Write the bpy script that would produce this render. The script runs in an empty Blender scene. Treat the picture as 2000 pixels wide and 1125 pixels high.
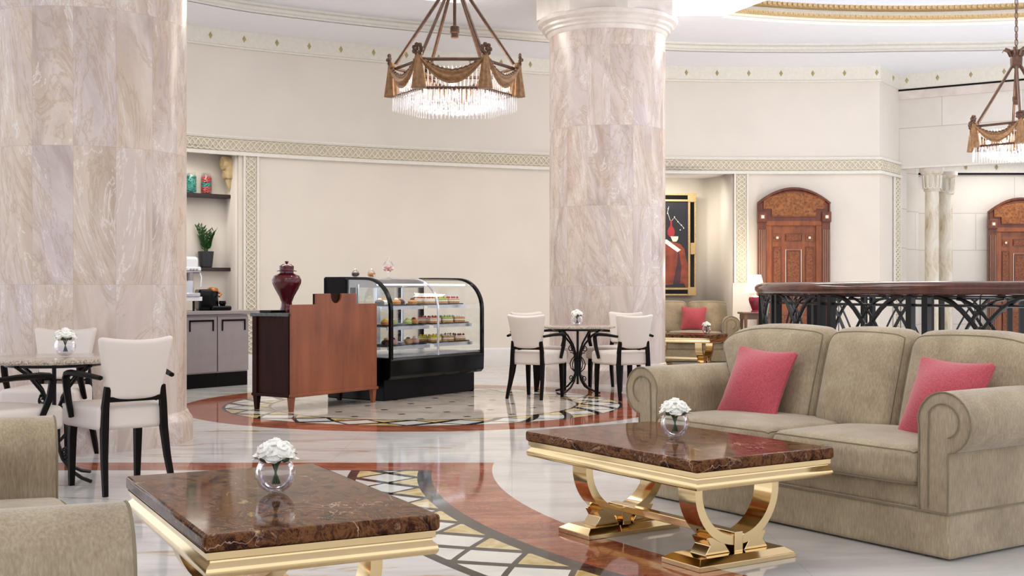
import bpy, bmesh, math, random
from mathutils import Vector, Matrix
R = math.radians
random.seed(7)
sc = bpy.context.scene
COL = sc.collection

# ------------------------------------------------------------------ camera, world, lights, exposure
F, CH, HY = 2370.0, 1.19, 562.5
cam = bpy.data.objects.new('camera', bpy.data.cameras.new('camera'))
COL.objects.link(cam)
cam.location = (0, 0, CH); cam.rotation_euler = (R(90), 0, 0)
cam.data.sensor_width = 36; cam.data.lens = F/2000*36
cam.data.clip_end = 200
sc.camera = cam
sc.view_settings.view_transform = 'Standard'; sc.view_settings.look = 'None'
sc.view_settings.gamma = 1; sc.view_settings.use_curve_mapping = False
sc.view_settings.exposure = 0.10
w = bpy.data.worlds.new('hall_daylight'); sc.world = w; w.use_nodes = True
w.node_tree.nodes['Background'].inputs[0].default_value = (0.93, 0.95, 1.0, 1)
w.node_tree.nodes['Background'].inputs[1].default_value = 1.55

def area(name, loc, size, energy, col=(1, .96, .9), rot=(0, 0, 0), size_y=None):
    l = bpy.data.lights.new(name, 'AREA'); l.energy = energy; l.color = col; l.size = size
    if size_y: l.shape = 'RECTANGLE'; l.size_y = size_y
    o = bpy.data.objects.new(name, l); COL.objects.link(o); o.location = loc; o.rotation_euler = rot
    return o
area('ceiling_fill', (-1.2, 5.0, 4.85), 2.4, 52)  # overhead fill panels, added for soft even light; no real fittings
area('ceiling_fill', (2.2, 6.5, 4.85), 2.4, 45)
area('ceiling_fill', (-2.4, 12.6, 4.85), 2.4, 55)
area('ceiling_fill', (0.2, 11.8, 4.85), 2.2, 50)
area('dome_fill', (6.0, 13.0, 5.9), 4.5, 110, (.93, .95, 1))  # added fill inside the dome, standing in for daylight from above
area('ceiling_up_fill', (6.5, 12.5, .12), 5.5, 300, (.93, .95, 1), (R(180), 0, 0))  # upward fill added to brighten the ceiling; no lamp stands here
area('cove_fill', (3.2, 16.7, 4.86), 4.5, 120, (1, .95, .86), (R(-38), 0, 0), .5)  # fills added beside the cove moulding for the dim upper room, no fitting
area('cove_fill', (-2.6, 15.2, 4.86), 4.0, 95, (1, .95, .86), (R(-38), 0, R(22)), .5)
area('niche_light', (2.55, 20.1, 3.0), 1.2, 17, (1, .93, .8), (R(15), 0, 0), .3)
area('niche_light', (-4.45, 16.3, 3.0), .8, 5, (1, .93, .8), (0, 0, R(42)), .15)
area('recess_light', (8.6, 21.0, 3.4), 1.6, 22, (1, .96, .9), (0, 0, 0), .4)

def srgb(h):
    if isinstance(h, str):
        h = h.lstrip('#'); c = [int(h[i:i+2], 16)/255 for i in (0, 2, 4)]
    else: c = [x/255 for x in h]
    return tuple(x/12.92 if x <= .04045 else ((x+.055)/1.055)**2.4 for x in c) + (1,)

# ------------------------------------------------------------------ node helper
class NT:
    def __init__(s, name):
        s.m = bpy.data.materials.new(name); s.m.use_nodes = True
        s.t = s.m.node_tree; s.b = s.t.nodes['Principled BSDF']; s.out = s.t.nodes['Material Output']
    def n(s, kind, **kw):
        o = s.t.nodes.new(kind)
        for k, v in kw.items(): setattr(o, k, v)
        return o
    def put(s, sock, v):
        if v is None: return
        if hasattr(v, 'is_output') : s.t.links.new(v, sock)
        else:
            if isinstance(v, tuple) and len(v) == 3 and sock.type == 'RGBA': v = v+(1,)
            sock.default_value = v
    def m_(s, op, a, b=None, c=None):
        o = s.n('ShaderNodeMath', operation=op)
        s.put(o.inputs[0], a); s.put(o.inputs[1], b); s.put(o.inputs[2], c)
        return o.outputs[0]
    def co(s, which='Object'): return s.n('ShaderNodeTexCoord').outputs[which]
    def mapv(s, v, sc=(1, 1, 1), rot=(0, 0, 0), loc=(0, 0, 0)):
        o = s.n('ShaderNodeMapping'); s.put(o.inputs[0], v)
        o.inputs[1].default_value = loc; o.inputs[2].default_value = rot; o.inputs[3].default_value = sc
        return o.outputs[0]
    def sep(s, v):
        o = s.n('ShaderNodeSeparateXYZ'); s.put(o.inputs[0], v); return o.outputs
    def comb(s, x=0., y=0., z=0.):
        o = s.n('ShaderNodeCombineXYZ')
        for i, q in enumerate((x, y, z)): s.put(o.inputs[i], q)
        return o.outputs[0]
    def vadd(s, a, b, op='ADD'):
        o = s.n('ShaderNodeVectorMath', operation=op); s.put(o.inputs[0], a); s.put(o.inputs[1], b); return o.outputs[0]
    def noise(s, v, scale=5., detail=4., rough=.5, dist=0., col=False):
        o = s.n('ShaderNodeTexNoise'); s.put(o.inputs['Vector'], v)
        o.inputs['Scale'].default_value = scale; o.inputs['Detail'].default_value = detail
        o.inputs['Roughness'].default_value = rough; o.inputs['Distortion'].default_value = dist
        return o.outputs['Color' if col else 'Fac']
    def voro(s, v, scale, feature='F1', out='Distance'):
        o = s.n('ShaderNodeTexVoronoi', feature=feature); s.put(o.inputs['Vector'], v); o.inputs['Scale'].default_value = scale
        return o.outputs[out]
    def white(s, v, out='Value'):
        o = s.n('ShaderNodeTexWhiteNoise'); s.put(o.inputs['Vector'], v); return o.outputs[out]
    def ramp(s, f, stops, interp='LINEAR'):
        o = s.n('ShaderNodeValToRGB'); s.put(o.inputs[0], f); e = o.color_ramp; e.interpolation = interp
        while len(e.elements) < len(stops): e.elements.new(.5)
        for el, (p, c) in zip(e.elements, stops):
            el.position = p
            el.color = c if not isinstance(c, (int, float)) else (c, c, c, 1)
        return o.outputs[0]
    def mix(s, f, a, b, mode='MIX'):
        o = s.n('ShaderNodeMix', data_type='RGBA', blend_type=mode)
        s.put(o.inputs[0], f); s.put(o.inputs[6], a); s.put(o.inputs[7], b); return o.outputs[2]
    def bump(s, h, strength=.2, dist=.01):
        o = s.n('ShaderNodeBump'); s.put(o.inputs['Height'], h)
        o.inputs['Strength'].default_value = strength; o.inputs['Distance'].default_value = dist
        s.t.links.new(o.outputs[0], s.b.inputs['Normal'])
    def fin(s, col=None, rough=None, metal=None, **kw):
        s.put(s.b.inputs['Base Color'], col); s.put(s.b.inputs['Roughness'], rough); s.put(s.b.inputs['Metallic'], metal)
        for k, v in kw.items(): s.put(s.b.inputs[k], v)
        return s.m

def simple(name, c, rough=.5, metal=0., var=.06, scale=8., bump=0., **kw):
    t = NT(name); c = srgb(c)
    f = t.noise(t.co(), scale, 3)
    a = tuple(x*(1-var) for x in c[:3])+(1,); b = tuple(min(1, x*(1+var)) for x in c[:3])+(1,)
    if bump: t.bump(t.noise(t.co(), scale*12, 2), bump, .004)
    return t.fin(t.ramp(f, [(.35, a), (.65, b)]), rough, metal, **kw)

M = {}
M['wall'] = simple('cream_plaster', '#E6DDD1', .75, var=.02, scale=1.5, bump=.03)
M['upper'] = simple('upper_plaster', '#E4DDD3', .75, var=.02, scale=1.5, bump=.03)
M['ceil'] = simple('ceiling_white', '#F5F6FC', .8, var=.01)
M['ivory'] = simple('ivory_moulding', '#E9E5DA', .6, var=.03, scale=20)
M['ribbon'] = simple('carved_ribbon', '#E4DCC8', .6, var=.06, scale=30)
M['ribbonbg'] = simple('carved_ground', '#D2C8B4', .7, var=.06, scale=30)
M['goldtrim'] = simple('gilded_moulding', '#C4A878', .5, .15, var=.2, scale=60)
M['studg'] = simple('gilt_stud', '#B5A875', .5, .2)
M['base'] = simple('pale_marble_skirting', '#E2DEDA', .25, var=.03, scale=3)
M['black'] = simple('black_laminate', '#080708', .35, var=.1, IOR=1.25)
M['blackgloss'] = simple('gloss_black_metal', '#050505', .18, var=.1, IOR=1.3)
M['espresso'] = simple('espresso_wood', '#0F0A09', .5, var=.25, scale=20, IOR=1.2)
M['iron'] = simple('wrought_iron', '#0B0909', .4, IOR=1.35)
M['shelf'] = simple('dark_shelf_wood', '#2A1A1A', .4, var=.15)
M['leather'] = simple('ivory_leatherette', '#DBD0C7', .5, var=.015, scale=4, bump=.03)
M['gold'] = simple('polished_gold', '#D8BE90', .10, 1., var=.02)
M['bronze'] = simple('antique_bronze', '#54392A', .5, .35, var=.25, scale=25)
M['drape'] = simple('gilt_drapery', '#8E6A48', .55, .3, var=.25, scale=30)
M['steel'] = simple('brushed_steel', '#A8A0A0', .38, .55, var=.03)
M['silver'] = simple('bright_steel', '#DADCE4', .22, .8, var=.02)
M['white'] = simple('white_enamel', '#ECECEE', .3, var=.01)
M['burg'] = simple('burgundy_glaze', '#52131C', .12, var=.2, scale=6)
M['lampburg'] = simple('rose_glaze', '#7E2238', .15, var=.12)
M['green'] = simple('leaf_green', '#2F5A25', .4, var=.35, scale=20)
M['stem'] = simple('stem_green', '#35502A', .5, var=.3, scale=20)
M['rose'] = simple('white_petals', '#F4F2EA', .6, var=.03, scale=10)
M['pot'] = simple('charcoal_pot', '#26272E', .4)
M['terr'] = simple('green_granite_top', '#3C4240', .2, var=.4, scale=80)
M['copper'] = simple('copper_metal', '#B0703E', .3, .9)
M['tray'] = simple('black_tray', '#101013', .3)
M['cream'] = simple('whipped_cream', '#F2E8D4', .6)
M['pastry'] = simple('baked_pastry', '#C08548', .6, var=.2, scale=60)
M['choc'] = simple('chocolate', '#3A2018', .4, var=.2, scale=50)
M['berry'] = simple('red_berry', '#A32A2A', .35, var=.2, scale=60)
M['pist'] = simple('pistachio_green', '#A9B565', .5, var=.1, scale=40)
M['lemon'] = simple('lemon_glaze', '#DDC23A', .4, var=.1, scale=40)
M['pinkcr'] = simple('pink_cream', '#E0A9A0', .5, var=.1, scale=40)
M['teal'] = simple('teal_sweets', '#3FA898', .4, var=.15, scale=60)
M['coral'] = simple('coral_sweets', '#E0645E', .4, var=.15, scale=60)
M['flute'] = simple('light_wood_flute', '#9A7560', .4)
M['flowerpot'] = None

def glassy(name, tr=.8, tint=(1, 1, 1), rough=.02, white=0.):
    t = NT(name); t.t.nodes.remove(t.b)
    tb = t.n('ShaderNodeBsdfTransparent'); tb.inputs[0].default_value = tint+(1,)
    gl = t.n('ShaderNodeBsdfGlossy'); gl.inputs['Roughness'].default_value = rough; gl.inputs[0].default_value = (1, 1, 1, 1)
    fr = t.n('ShaderNodeLayerWeight'); fr.inputs[0].default_value = .25
    f = t.m_('ADD', t.m_('MULTIPLY', fr.outputs['Fresnel'], .62), 1-tr-.14 if tr < .85 else .01)
    mx = t.n('ShaderNodeMixShader'); t.put(mx.inputs[0], f)
    t.t.links.new(tb.outputs[0], mx.inputs[1]); t.t.links.new(gl.outputs[0], mx.inputs[2])
    o = mx.outputs[0]
    if white:
        d = t.n('ShaderNodeBsdfTranslucent'); d.inputs[0].default_value = (.95, .96, 1, 1)
        d2 = t.n('ShaderNodeBsdfDiffuse'); d2.inputs[0].default_value = (.95, .96, 1, 1)
        m0 = t.n('ShaderNodeMixShader'); m0.inputs[0].default_value = .5
        t.t.links.new(d.outputs[0], m0.inputs[1]); t.t.links.new(d2.outputs[0], m0.inputs[2])
        m2 = t.n('ShaderNodeMixShader'); m2.inputs[0].default_value = white
        t.t.links.new(o, m2.inputs[1]); t.t.links.new(m0.outputs[0], m2.inputs[2]); o = m2.outputs[0]
    t.t.links.new(o, t.out.inputs[0])
    return t.m
M['pane'] = glassy('clear_pane', .95, (.97, .985, .98))
M['vaseglass'] = glassy('vase_glass', .84, (.97, .98, 1), .03)
M['water'] = glassy('water_in_vase', .84, (.93, .93, .97), .03)
M['crystal'] = glassy('cut_crystal', .72, (.97, .98, 1), .08, .22)

def emis(name, c, s):
    t = NT(name); return t.fin(srgb(c), .5, **{'Emission Color': srgb(c), 'Emission Strength': s})
M['bulb'] = emis('warm_bulb', '#FFE9C8', 9.)
M['shade'] = emis('glowing_lamp_shade', '#FFF6E6', 1.3)
M['led'] = emis('case_light_tube', '#F2F6FF', 5.)

def fabric():
    t = NT('taupe_chenille'); co = t.co()
    a = t.noise(t.mapv(co, (150, 150, 20)), 1, 3, .6)
    b = t.noise(co, 5, 4, .6)
    f = t.m_('ADD', t.m_('MULTIPLY', a, .5), t.m_('MULTIPLY', b, .5))
    c = t.ramp(f, [(.33, srgb('#887860')), (.5, srgb('#A29176')), (.68, srgb('#B8A98D'))])
    t.bump(a, .35, .006)
    return t.fin(c, .85, **{'Sheen Weight': .35, 'Sheen Roughness': .4})
M['fabric'] = fabric()
M['piping'] = simple('dark_taupe_piping', '#80745C', .85, var=.1)
def pinkf():
    t = NT('rose_pink_weave'); co = t.co()
    a = t.noise(t.mapv(co, (260, 260, 60)), 1, 2, .6)
    b = t.noise(t.mapv(co, (60, 260, 260)), 1, 2, .6)
    c = t.ramp(t.m_('MULTIPLY_ADD', a, .5, t.m_('MULTIPLY', b, .5)), [(.35, srgb('#9C2F3C')), (.65, srgb('#C3545C'))])
    t.bump(a, .3, .003)
    return t.fin(c, .8, **{'Sheen Weight': .3})
M['pink'] = pinkf()

def emperador():
    t = NT('brown_veined_marble'); co = t.co()
    cs = t.mapv(co, (2.6, 4.6, 4))
    w1 = t.noise(cs, 2.6, 10, .68, 1.2)
    c = t.ramp(w1, [(.30, srgb('#170C0A')), (.42, srgb('#3B2219')), (.50, srgb('#775032')), (.58, srgb('#42271E')), (.70, srgb('#B08C66'))])
    blot = t.noise(co, 14, 6, .7, .6)
    c = t.mix(t.ramp(blot, [(.5, 0.), (.66, .6)]), c, srgb('#2A1820'))
    nz = t.noise(co, 3.2, 5, .6, col=True)
    vv = t.vadd(t.mapv(co, (1, 1, 1)), t.vadd(nz, (.55, .55, .55), 'MULTIPLY'))
    ve = t.voro(vv, 4.6, 'DISTANCE_TO_EDGE')
    msk = t.m_('MULTIPLY', t.ramp(ve, [(.0, 1.), (.007, .5), (.016, 0.)]), t.ramp(t.noise(co, 2.6, 3), [(.47, 0.), (.62, .9)]))
    c = t.mix(msk, c, srgb('#D9B79E'))
    ve2 = t.voro(vv, 13, 'DISTANCE_TO_EDGE')
    c = t.mix(t.m_('MULTIPLY', t.ramp(ve2, [(.0, .5), (.02, 0.)]), t.noise(co, 5, 2)), c, srgb('#B07A50'))
    return t.fin(c, .07, **{'IOR': 1.13})
M['emp'] = emperador()

def granite():
    t = NT('speckled_granite'); co = t.co()
    c = t.ramp(t.noise(co, 90, 3, .8), [(.38, srgb('#6F645A')), (.5, srgb('#B5A595')), (.62, srgb('#CFC3B4'))])
    return t.fin(c, .12)
M['granite'] = granite()

def column_marble(sx, wm=0.):
    t = NT('rose_cream_column_marble'); co = t.co(); x, y, z = t.sep(co)
    ang = t.m_('MULTIPLY', t.m_('ADD', t.m_('ARCTAN2', y, x), math.pi+sx), 16/(2*math.pi))
    zi = t.m_('SUBTRACT', z, .215)
    pa = t.m_('FLOOR', ang); pz = t.m_('FLOOR', zi)
    h = t.white(t.comb(pa, pz, 3.), 'Color')
    off = t.vadd(h, (7, 7, 9), 'MULTIPLY')
    p = t.vadd(t.vadd(co, (1.9, 1.9, .62), 'MULTIPLY'), off)
    rx, ry, rz = t.sep(h)
    tilt = t.m_('MULTIPLY', t.m_('SUBTRACT', rx, .5), 1.7)
    p = t.vadd(p, t.comb(t.m_('MULTIPLY', z, tilt), 0., 0.))
    n1 = t.noise(p, 1.15, 7, .58, .9)
    n2 = t.noise(t.vadd(p, (5, 1, 2)), .7, 4, .55, .6)
    c = t.ramp(n1, [(.28, srgb('#9C8880')), (.41, srgb('#BCABA4')), (.50, srgb('#D2C4BD')), (.59, srgb('#C0B0AC')), (.68, srgb('#D6CAC5')), (.8, srgb('#E6DEDA'))])
    c = t.mix(t.ramp(n2, [(.40-wm*.08, 0.), (.60-wm*.05, .6+wm*.35)]), c, t.mix(.5, c, srgb('#D9BD90')))
    c = t.mix(t.m_('MULTIPLY', ry, .4), c, srgb('#C5B8BB'))
    vb = t.noise(t.vadd(p, (1, 9, 4)), 1.1, 7, .66, 1.6)
    c = t.mix(t.ramp(vb, [(.475, 0.), (.5, .5), (.52, 0.)]), c, srgb('#AC9074'))
    c = t.mix(t.ramp(vb, [(.575, 0.), (.585, .6), (.60, 0.)]), c, srgb('#ECE6E2'))
    fa = t.m_('ABSOLUTE', t.m_('SUBTRACT', t.m_('FRACT', ang), .5))
    fz = t.m_('ABSOLUTE', t.m_('SUBTRACT', t.m_('FRACT', zi), .5))
    seam = t.m_('MAXIMUM', t.m_('GREATER_THAN', fa, .491), t.m_('GREATER_THAN', fz, .4975))
    c = t.mix(t.m_('MULTIPLY', seam, .3), c, srgb('#A3948E'))
    return t.fin(c, .27, **{'Specular IOR Level': .5})
M['colm'] = column_marble(.18, .45)
M['colm2'] = column_marble(.42)

def pale_marble():
    t = NT('honed_capital_marble'); co = t.co()
    c = t.ramp(t.noise(co, 2.2, 6, .6, .8), [(.35, srgb('#D2C6BD')), (.65, srgb('#E6DDD6'))])
    return t.fin(c, .3)
M['cap'] = pale_marble()
def smallcol():
    t = NT('honey_marble_shaft'); co = t.co()
    c = t.ramp(t.noise(t.mapv(co, (2, 2, .8)), 2.2, 7, .65, 1.), [(.33, srgb('#B59F79')), (.47, srgb('#D9CEB9')), (.7, srgb('#E9E4DA'))])
    return t.fin(c, .2)
M['honey'] = smallcol()

def stone_blocks():
    t = NT('ivory_stone_blocks'); x, y, z = t.sep(t.co('UV'))
    zr = t.m_('DIVIDE', t.m_('SUBTRACT', y, .54), .665)
    row = t.m_('FLOOR', zr)
    xs = t.m_('DIVIDE', t.m_('ADD', x, t.m_('MULTIPLY', t.m_('MODULO', row, 2.), .55)), 1.25)
    fz = t.m_('ABSOLUTE', t.m_('SUBTRACT', t.m_('FRACT', zr), .5)); fx = t.m_('ABSOLUTE', t.m_('SUBTRACT', t.m_('FRACT', xs), .5))
    seam = t.m_('MAXIMUM', t.m_('GREATER_THAN', fz, .489), t.m_('GREATER_THAN', fx, .4945))
    hs = t.white(t.comb(t.m_('FLOOR', xs), row, 1.))
    c = t.mix(hs, srgb('#DDD7CE'), srgb('#E6E1DA'))
    c = t.mix(t.ramp(t.noise(t.co(), 1.5, 5, .6, .5), [(.4, 0.), (.7, .35)]), c, srgb('#CFC6BA'))
    c = t.mix(t.m_('MULTIPLY', seam, .55), c, srgb('#A79F95'))
    return t.fin(c, .5)
M['blocks'] = stone_blocks()

def wood(name, dark, light, scale=1., rough=.3, rings=9, ior=1.5):
    t = NT(name); co = t.co()
    a = t.noise(t.mapv(co, (rings*scale, rings*scale, 1.1*scale)), 1, 6, .6, .5)
    b = t.noise(t.mapv(co, (2, 2, 1.3)), 2*scale, 3, .5)
    c = t.ramp(t.m_('MULTIPLY_ADD', a, .6, t.m_('MULTIPLY', b, .4)), [(.32, srgb(dark)), (.66, srgb(light))])
    return t.fin(c, rough, **{'IOR': ior})
M['cherry'] = wood('cherry_veneer', '#6B3219', '#98522E', .8, .4)
M['darkside'] = wood('dark_mahogany', '#1E0B07', '#341710', 1., .5, ior=1.2)
M['door'] = wood('mahogany_door', '#642D12', '#A05828', 1.4, .25)
M['doorframe'] = wood('deep_mahogany', '#4A1F11', '#7A3D22', 1.4, .25)
M['rail'] = wood('polished_rail_wood', '#361A13', '#613529', 1., .12)
M['tablewood'] = wood('side_table_wood', '#4A2C1C', '#7D5538', 1., .3)
def burl(name, dark, light, sc_):
    t = NT(name); co = t.co()
    v = t.voro(t.vadd(co, t.vadd(t.noise(co, 9, 3, .6, col=True), (.07, .07, .07), 'MULTIPLY')), sc_, 'SMOOTH_F1')
    n = t.noise(co, sc_*.7, 5, .7, 1.5)
    f = t.m_('MULTIPLY_ADD', v, .35, t.m_('MULTIPLY', n, .75))
    t.bump(f, .9, .02)
    return t.fin(t.ramp(f, [(.3, srgb(dark)), (.62, srgb(light))]), .35)
M['burl'] = burl('burl_walnut_panel', '#4E2413', '#96552E', 34)
M['carve'] = burl('carved_tympanum', '#451E0F', '#A9662F', 26)

def floor_mat():
    t = NT('polished_inlaid_marble'); co = t.co(); x, y, z = t.sep(co)
    def dist(cx, cy):
        dx = t.m_('SUBTRACT', x, cx); dy = t.m_('SUBTRACT', y, cy)
        return t.m_('SQRT', t.m_('ADD', t.m_('MULTIPLY', dx, dx), t.m_('MULTIPLY', dy, dy))), t.m_('ARCTAN2', dy, dx)
    gt = lambda a, b: t.m_('GREATER_THAN', a, b); lt = lambda a, b: t.m_('LESS_THAN', a, b)
    AND = lambda a, b: t.m_('MULTIPLY', a, b); OR = lambda a, b: t.m_('MAXIMUM', a, b); NOT = lambda a: t.m_('SUBTRACT', 1., a)
    rng = lambda v, a, b: AND(gt(v, a), lt(v, b))
    # base marble
    n1 = t.noise(t.mapv(co, (.9, 2.2, 1)), 1.3, 7, .6, .8)
    base = t.ramp(n1, [(.3, srgb('#B9B6B4')), (.5, srgb('#CDCAC6')), (.72, srgb('#DAD8D4'))])
    streak = t.noise(t.mapv(co, (.55, 3.2, 1), (0, 0, .05)), 1.25, 6, .6, 1.3)
    sm = t.ramp(streak, [(.60, 0.), (.66, .7), (.71, 0.)])
    sm2 = t.ramp(streak, [(.31, .9), (.37, 0.)])
    outer = gt(dist(4.45, 8.0)[0], 5.0)
    base = t.mix(t.m_('MULTIPLY', sm, outer), base, srgb('#A9834A'))
    base = t.mix(t.m_('MULTIPLY', sm2, outer), base, srgb('#A07B3C'))
    tx = t.m_('ABSOLUTE', t.m_('SUBTRACT', t.m_('FRACT', t.m_('DIVIDE', x, 1.24)), .5))
    ty = t.m_('ABSOLUTE', t.m_('SUBTRACT', t.m_('FRACT', t.m_('DIVIDE', y, 1.24)), .5))
    base = t.mix(t.m_('MULTIPLY', OR(gt(tx, .498), gt(ty, .498)), .25), base, srgb('#8E8A86'))
    red = t.ramp(t.noise(t.mapv(co, (1, 2.2, 1)), 3.1, 8, .65, .8), [(.3, srgb('#6E3220')), (.5, srgb('#964E34')), (.72, srgb('#B87658'))])
    rv = t.noise(t.mapv(co, (1.2, 3, 1)), 3.5, 6, .7, 1.6)
    red = t.mix(t.ramp(rv, [(.49, 0.), (.5, .5), (.51, 0.)]), red, srgb('#D9B49C'))
    dark = t.ramp(t.noise(co, 9, 6, .7, .8), [(.45, srgb('#1D1B1C')), (.7, srgb('#4A4644'))])
    lw = t.ramp(t.noise(co, 4.2, 5, .6, .8), [(.35, srgb('#CFCFCB')), (.6, srgb('#E0DED4'))])
    ly = t.ramp(t.noise(co, 7, 5, .6, .8), [(.35, srgb('#B99A55')), (.6, srgb('#DBCB9A'))])
    def lattice(D, A, r0, wd, n, lw_):
        u = t.m_('MULTIPLY', A, n/(2*math.pi)); v = t.m_('DIVIDE', t.m_('SUBTRACT', D, r0), wd)
        def line(q, th):
            f = t.m_('FRACT', q); return lt(t.m_('MINIMUM', f, t.m_('SUBTRACT', 1., f)), th)
        L = OR(line(t.m_('ADD', u, v), lw_*1.5), line(t.m_('SUBTRACT', u, v), lw_*.7))
        f = t.m_('FRACT', u); g = t.m_('MINIMUM', f, t.m_('SUBTRACT', 1., f))
        tri_in = lt(v, g); tri_out = lt(t.m_('SUBTRACT', 1., v), g)
        hr = t.white(t.comb(t.m_('FLOOR', u), 0., 0.))
        c = t.mix(tri_in, lw, ly)
        c = t.mix(AND(tri_out, gt(hr, .55)), c, ly)
        return t.mix(L, c, dark)
    D1, A1 = dist(4.45, 8.0); D2, A2 = dist(-.9, 12.5)
    # seating circle
    below = lt(y, 7.9)
    c = base
    c = t.mix(AND(rng(y, 7.92, 8.27), gt(D1, 4.58)), c, red)
    c = t.mix(AND(lt(y, 7.93), rng(D1, 4.58, 4.97)), c, red)
    c = t.mix(AND(lt(y, 7.92), rng(D1, 4.97, 5.5)), c, dark)
    c = t.mix(AND(lt(y, 7.89), rng(D1, 5.06, 5.44)), c, lattice(D1, A1, 5.06, .38, 84, .075))
    # cafe circle
    c = t.mix(rng(D2, 2.03, 2.45), c, red)
    c = t.mix(rng(D2, 1.55, 2.03), c, dark)
    c = t.mix(rng(D2, 1.58, 2.0), c, lattice(D2, A2, 1.58, .42, 24, .085))
    warm = t.ramp(t.noise(co, 2.2, 6, .6, .8), [(.35, srgb('#B3A698')), (.65, srgb('#CFC6BC'))])
    c = t.mix(lt(D2, 1.55), c, warm)
    qx = t.m_('ABSOLUTE', t.m_('SUBTRACT', t.m_('FRACT', t.m_('DIVIDE', t.m_('ADD', x, t.m_('MULTIPLY', y, .5)), .52)), .5))
    qy = t.m_('ABSOLUTE', t.m_('SUBTRACT', t.m_('FRACT', t.m_('DIVIDE', t.m_('SUBTRACT', y, t.m_('MULTIPLY', x, .5)), .52)), .5))
    c = t.mix(AND(lt(D2, 1.5), AND(gt(qx, .43), gt(qy, .43))), c, dark)
    return t.fin(c, .06, **{'IOR': 1.27})
M['floor'] = floor_mat()

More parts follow.
